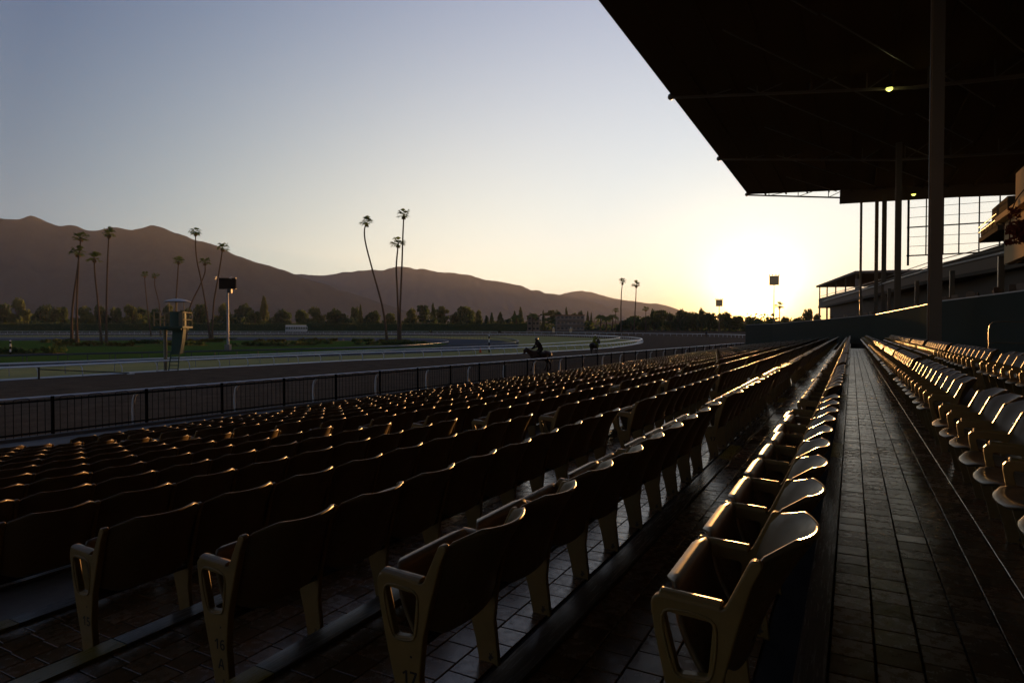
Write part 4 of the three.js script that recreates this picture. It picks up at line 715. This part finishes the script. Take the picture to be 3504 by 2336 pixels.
// ---------------------------------------------------------------- horses and riders
function flesh(bones, c, half, res, k) {                                  // tapered capsules joined by a smooth minimum and meshed
  const mc = new MarchingCubes(res, new THREE.MeshStandardMaterial(), false, false, 120000); mc.isolation = 0;
  const h = res / 2, B = bones.map((b) => { const d = [b[4] - b[0], b[5] - b[1], b[6] - b[2]]; return [...b, ...d, d[0] * d[0] + d[1] * d[1] + d[2] * d[2] || 1e-9]; });
  for (let z = 0; z < res; z++) for (let y = 0; y < res; y++) for (let x = 0; x < res; x++) {
    const p = [c[0] + (x - h) / h * half, c[1] + (y - h) / h * half, c[2] + (z - h) / h * half]; let s = 9;
    for (const b of B) {
      const q = [p[0] - b[0], p[1] - b[1], p[2] - b[2]], t = Math.min(1, Math.max(0, (q[0] * b[8] + q[1] * b[9] + q[2] * b[10]) / b[11]));
      const d = Math.hypot(q[0] - b[8] * t, q[1] - b[9] * t, q[2] - b[10] * t) - (b[3] + (b[7] - b[3]) * t);
      if (d > 0.5 && s < 0.4) continue;
      const m = Math.max(k - Math.abs(s - d), 0) / k; s = Math.min(s, d) - m * m * k * 0.25;
    }
    mc.field[z * res * res + y * res + x] = -s;
  }
  mc.update();
  const n = mc.count ?? mc.geometry.drawRange.count, pos = new Float32Array(n * 3), nor = new Float32Array(n * 3);
  for (let i = 0; i < n; i++) for (let e = 0; e < 3; e++) { pos[i * 3 + e] = c[e] + mc.positionArray[i * 3 + e] * half; }
  const g = new THREE.BufferGeometry(); g.setAttribute('position', new THREE.BufferAttribute(pos, 3)); g.computeVertexNormals(); return g;
}
function horseBones(gait, neck) {
  const B = [[0.5, 1.16, 0, 0.31, 0.05, 1.1, 0, 0.33], [0.05, 1.1, 0, 0.33, -0.5, 1.2, 0, 0.32], [-0.5, 1.2, 0, 0.32, -0.72, 1.22, 0, 0.26], [0.42, 1.38, 0, 0.17, 0.2, 1.42, 0, 0.12], [-0.45, 1.4, 0, 0.14, -0.7, 1.36, 0, 0.13]];
  const N = neck; B.push([0.58, 1.25, 0, 0.25, N[0] * 0.55 + 0.3, N[1] * 0.52 + 0.62, 0, 0.17], [N[0] * 0.55 + 0.3, N[1] * 0.52 + 0.62, 0, 0.17, N[0], N[1], 0, 0.12]);
  B.push([N[0], N[1], 0, 0.125, N[0] + 0.16, N[1] - 0.12, 0, 0.125], [N[0] + 0.16, N[1] - 0.12, 0, 0.12, N[0] + 0.3, N[1] - 0.36, 0, 0.075], [N[0] + 0.3, N[1] - 0.36, 0, 0.075, N[0] + 0.33, N[1] - 0.43, 0, 0.07]);
  for (const s of [-1, 1]) B.push([N[0] + 0.02, N[1] + 0.1, s * 0.06, 0.035, N[0] + 0.04, N[1] + 0.24, s * 0.075, 0.012]);
  B.push([N[0] - 0.06, N[1] + 0.08, 0, 0.04, 0.5, 1.46, 0, 0.05]);
  B.push([-0.88, 1.3, 0, 0.07, -1.0, 1.05, 0, 0.075], [-1.0, 1.05, 0, 0.075, -1.0, 0.6, 0, 0.03]);
  gait.forEach(([f, lift], i) => {
    const z = i % 2 ? 0.15 : -0.15;
    if (i < 2) { const kx = 0.5 + f * 0.22, ky = 0.52 + lift * 0.1, fx = 0.5 + f * 0.42 - lift * 0.22, fy = 0.12 + lift * 0.22; B.push([0.48, 1.05, z * 1.1, 0.17, 0.46, 0.82, z, 0.1], [0.46, 0.82, z, 0.1, kx, ky, z, 0.062], [kx, ky, z, 0.06, fx, fy, z, 0.042], [fx, fy, z, 0.045, fx + 0.05, fy - 0.07, z, 0.06]); } else { const sx = -0.48 + f * 0.12, hx = -0.78 + f * 0.3, hy = 0.56 + lift * 0.08, fx = -0.7 + f * 0.46, fy = 0.12 + lift * 0.15; B.push([-0.6, 1.15, z, 0.24, sx, 0.88, z * 1.05, 0.15], [sx, 0.88, z * 1.05, 0.14, hx, hy, z, 0.075], [hx, hy, z, 0.072, fx, fy, z, 0.045], [fx, fy, z, 0.048, fx + 0.06, fy - 0.07, z, 0.06]); }
  });
  return B;
}
const walkHorse = flesh(horseBones([[0.75, 0.1], [-0.6, 0], [0.7, 0.1], [-0.55, 0]], [1.12, 1.62]), [0.1, 1.02, 0], 1.32, 64, 0.07);
const trotHorse = flesh(horseBones([[0.4, 0.8], [-0.35, 0], [0.45, 0.3], [-0.6, 0.1]], [1.02, 1.82]), [0.1, 1.1, 0], 1.32, 64, 0.07);
const riderBones = (lean, up) => {
  const hx = -0.06, hy = 1.6 + up, sx = hx + lean, sy = hy + 0.5;
  const B = [[hx, hy, 0, 0.19, hx + lean * 0.4, hy + 0.26, 0, 0.18], [hx + lean * 0.4, hy + 0.26, 0, 0.18, sx, sy - 0.04, 0, 0.19], [sx, sy, 0, 0.08, sx + 0.05, sy + 0.13, 0, 0.062], [sx + 0.06, sy + 0.2, 0, 0.1, sx + 0.08, sy + 0.27, 0, 0.1], [sx + 0.15, sy + 0.2, 0, 0.03, sx + 0.19, sy + 0.19, 0, 0.018]];
  for (const s of [-1, 1]) {
    B.push([sx, sy - 0.03, s * 0.14, 0.08, sx, sy - 0.05, s * 0.21, 0.075], [sx, sy - 0.05, s * 0.21, 0.07, sx + 0.14, sy - 0.32, s * 0.27, 0.055], [sx + 0.14, sy - 0.32, s * 0.27, 0.052, sx + 0.38, sy - 0.42, s * 0.1, 0.036]);
    B.push([hx, hy - 0.02, s * 0.1, 0.13, 0.26, 1.33 + up * 0.3, s * 0.34, 0.085], [0.26, 1.33 + up * 0.3, s * 0.34, 0.08, 0.02, 0.98, s * 0.37, 0.05], [0.02, 0.97, s * 0.37, 0.045, 0.18, 0.93, s * 0.38, 0.035]);
    for (let f = 0; f < 4; f++) B.push([sx + 0.38, sy - 0.42 - f * 0.018, s * 0.1, 0.016, sx + 0.45, sy - 0.43 - f * 0.02, s * 0.06, 0.012]);
    B.push([sx + 0.36, sy - 0.4, s * 0.09, 0.015, sx + 0.42, sy - 0.385, s * 0.045, 0.011]);
  }
  return B;
};
const riderA = flesh(riderBones(0.28, 0.06), [0.1, 1.65, 0], 0.86, 64, 0.05), riderB = flesh(riderBones(0.24, 0.04), [0.1, 1.65, 0], 0.86, 64, 0.05);
const helmetGeo = (lean, up) => new THREE.SphereGeometry(0.128, 14, 10, 0, Math.PI * 2, 0, 1.75).scale(1.1, 1, 0.95).translate(-0.06 + lean + 0.075, 2.1 + up + 0.25, 0);
const brimGeo = (lean, up) => new THREE.CylinderGeometry(0.1, 0.1, 0.012, 12).scale(1, 1, 0.85).translate(-0.06 + lean + 0.16, 2.1 + up + 0.225, 0);
function mount(x, z, turn, trot, horseLabel, riderLabel, hm, coat, hat) {
  const y = rise(x, z) + 0.005, h = thing('horse', horseLabel, 'horse', [x, y, z], turn, 'horses on the track');
  const body = part(h, 'body', trot ? trotHorse : walkHorse, hm);
  const n = trot ? [1.02, 1.82] : [1.12, 1.62];
  part(h, 'bridle', [tube([[n[0] + 0.27, n[1] - 0.3, 0.1], [n[0] + 0.3, n[1] - 0.25, 0], [n[0] + 0.27, n[1] - 0.3, -0.1]], 0.012, 8, 5), tube([[n[0] + 0.26, n[1] - 0.33, 0.09], [0.85, 1.55, 0.16], [0.42, 1.72, 0.09]], 0.01, 10, 4), tube([[n[0] + 0.26, n[1] - 0.33, -0.09], [0.85, 1.55, -0.16], [0.42, 1.72, -0.09]], 0.01, 10, 4)], M.black);
  part(h, 'saddle_cloth', new THREE.CylinderGeometry(0.375, 0.375, 0.55, 16, 1, true, -1.15, 2.3).rotateZ(Math.PI / 2).rotateX(-Math.PI / 2).translate(-0.02, 1.115, 0), trot ? M.jacket : M.iron);
  const p = thing('person', riderLabel, 'person', [x, y, z], turn, 'riders on the track');
  part(p, 'body', trot ? riderB : riderA, coat);
  const a = trot ? [0.24, 0.04] : [0.28, 0.06];
  part(p, 'helmet', [helmetGeo(...a), brimGeo(...a)], hat);
}
mount(-21.05, -43.97, 230 * R, 0, 'dark brown horse walking left behind the picket fence', 'person in dark jacket riding the nearest horse', M.horse[0], M.coat, M.helmet);
mount(-28.5, -75.3, 82 * R, 1, 'dark horse trotting away in the middle of the track', 'person in olive jacket and pale helmet riding away', M.horse[1], M.jacket, M.paleHelmet);
mount(-47.8, -243, 100 * R, 1, 'distant horse on the far turn in front of the sunlit trees', 'person on the distant horse at the far turn', M.horse[0], M.coat, M.helmet);
mount(-213, -300, 200 * R, 1, 'tiny far horse by the backstretch rail, left one', 'tiny far rider by the backstretch rail, left one', M.horse[0], M.jacket, M.helmet);
mount(-176.7, -316, 205 * R, 1, 'tiny far horse by the backstretch rail, right one', 'tiny far rider by the backstretch rail, right one', M.horse[1], M.coat, M.helmet);

renderer.render(scene, camera);
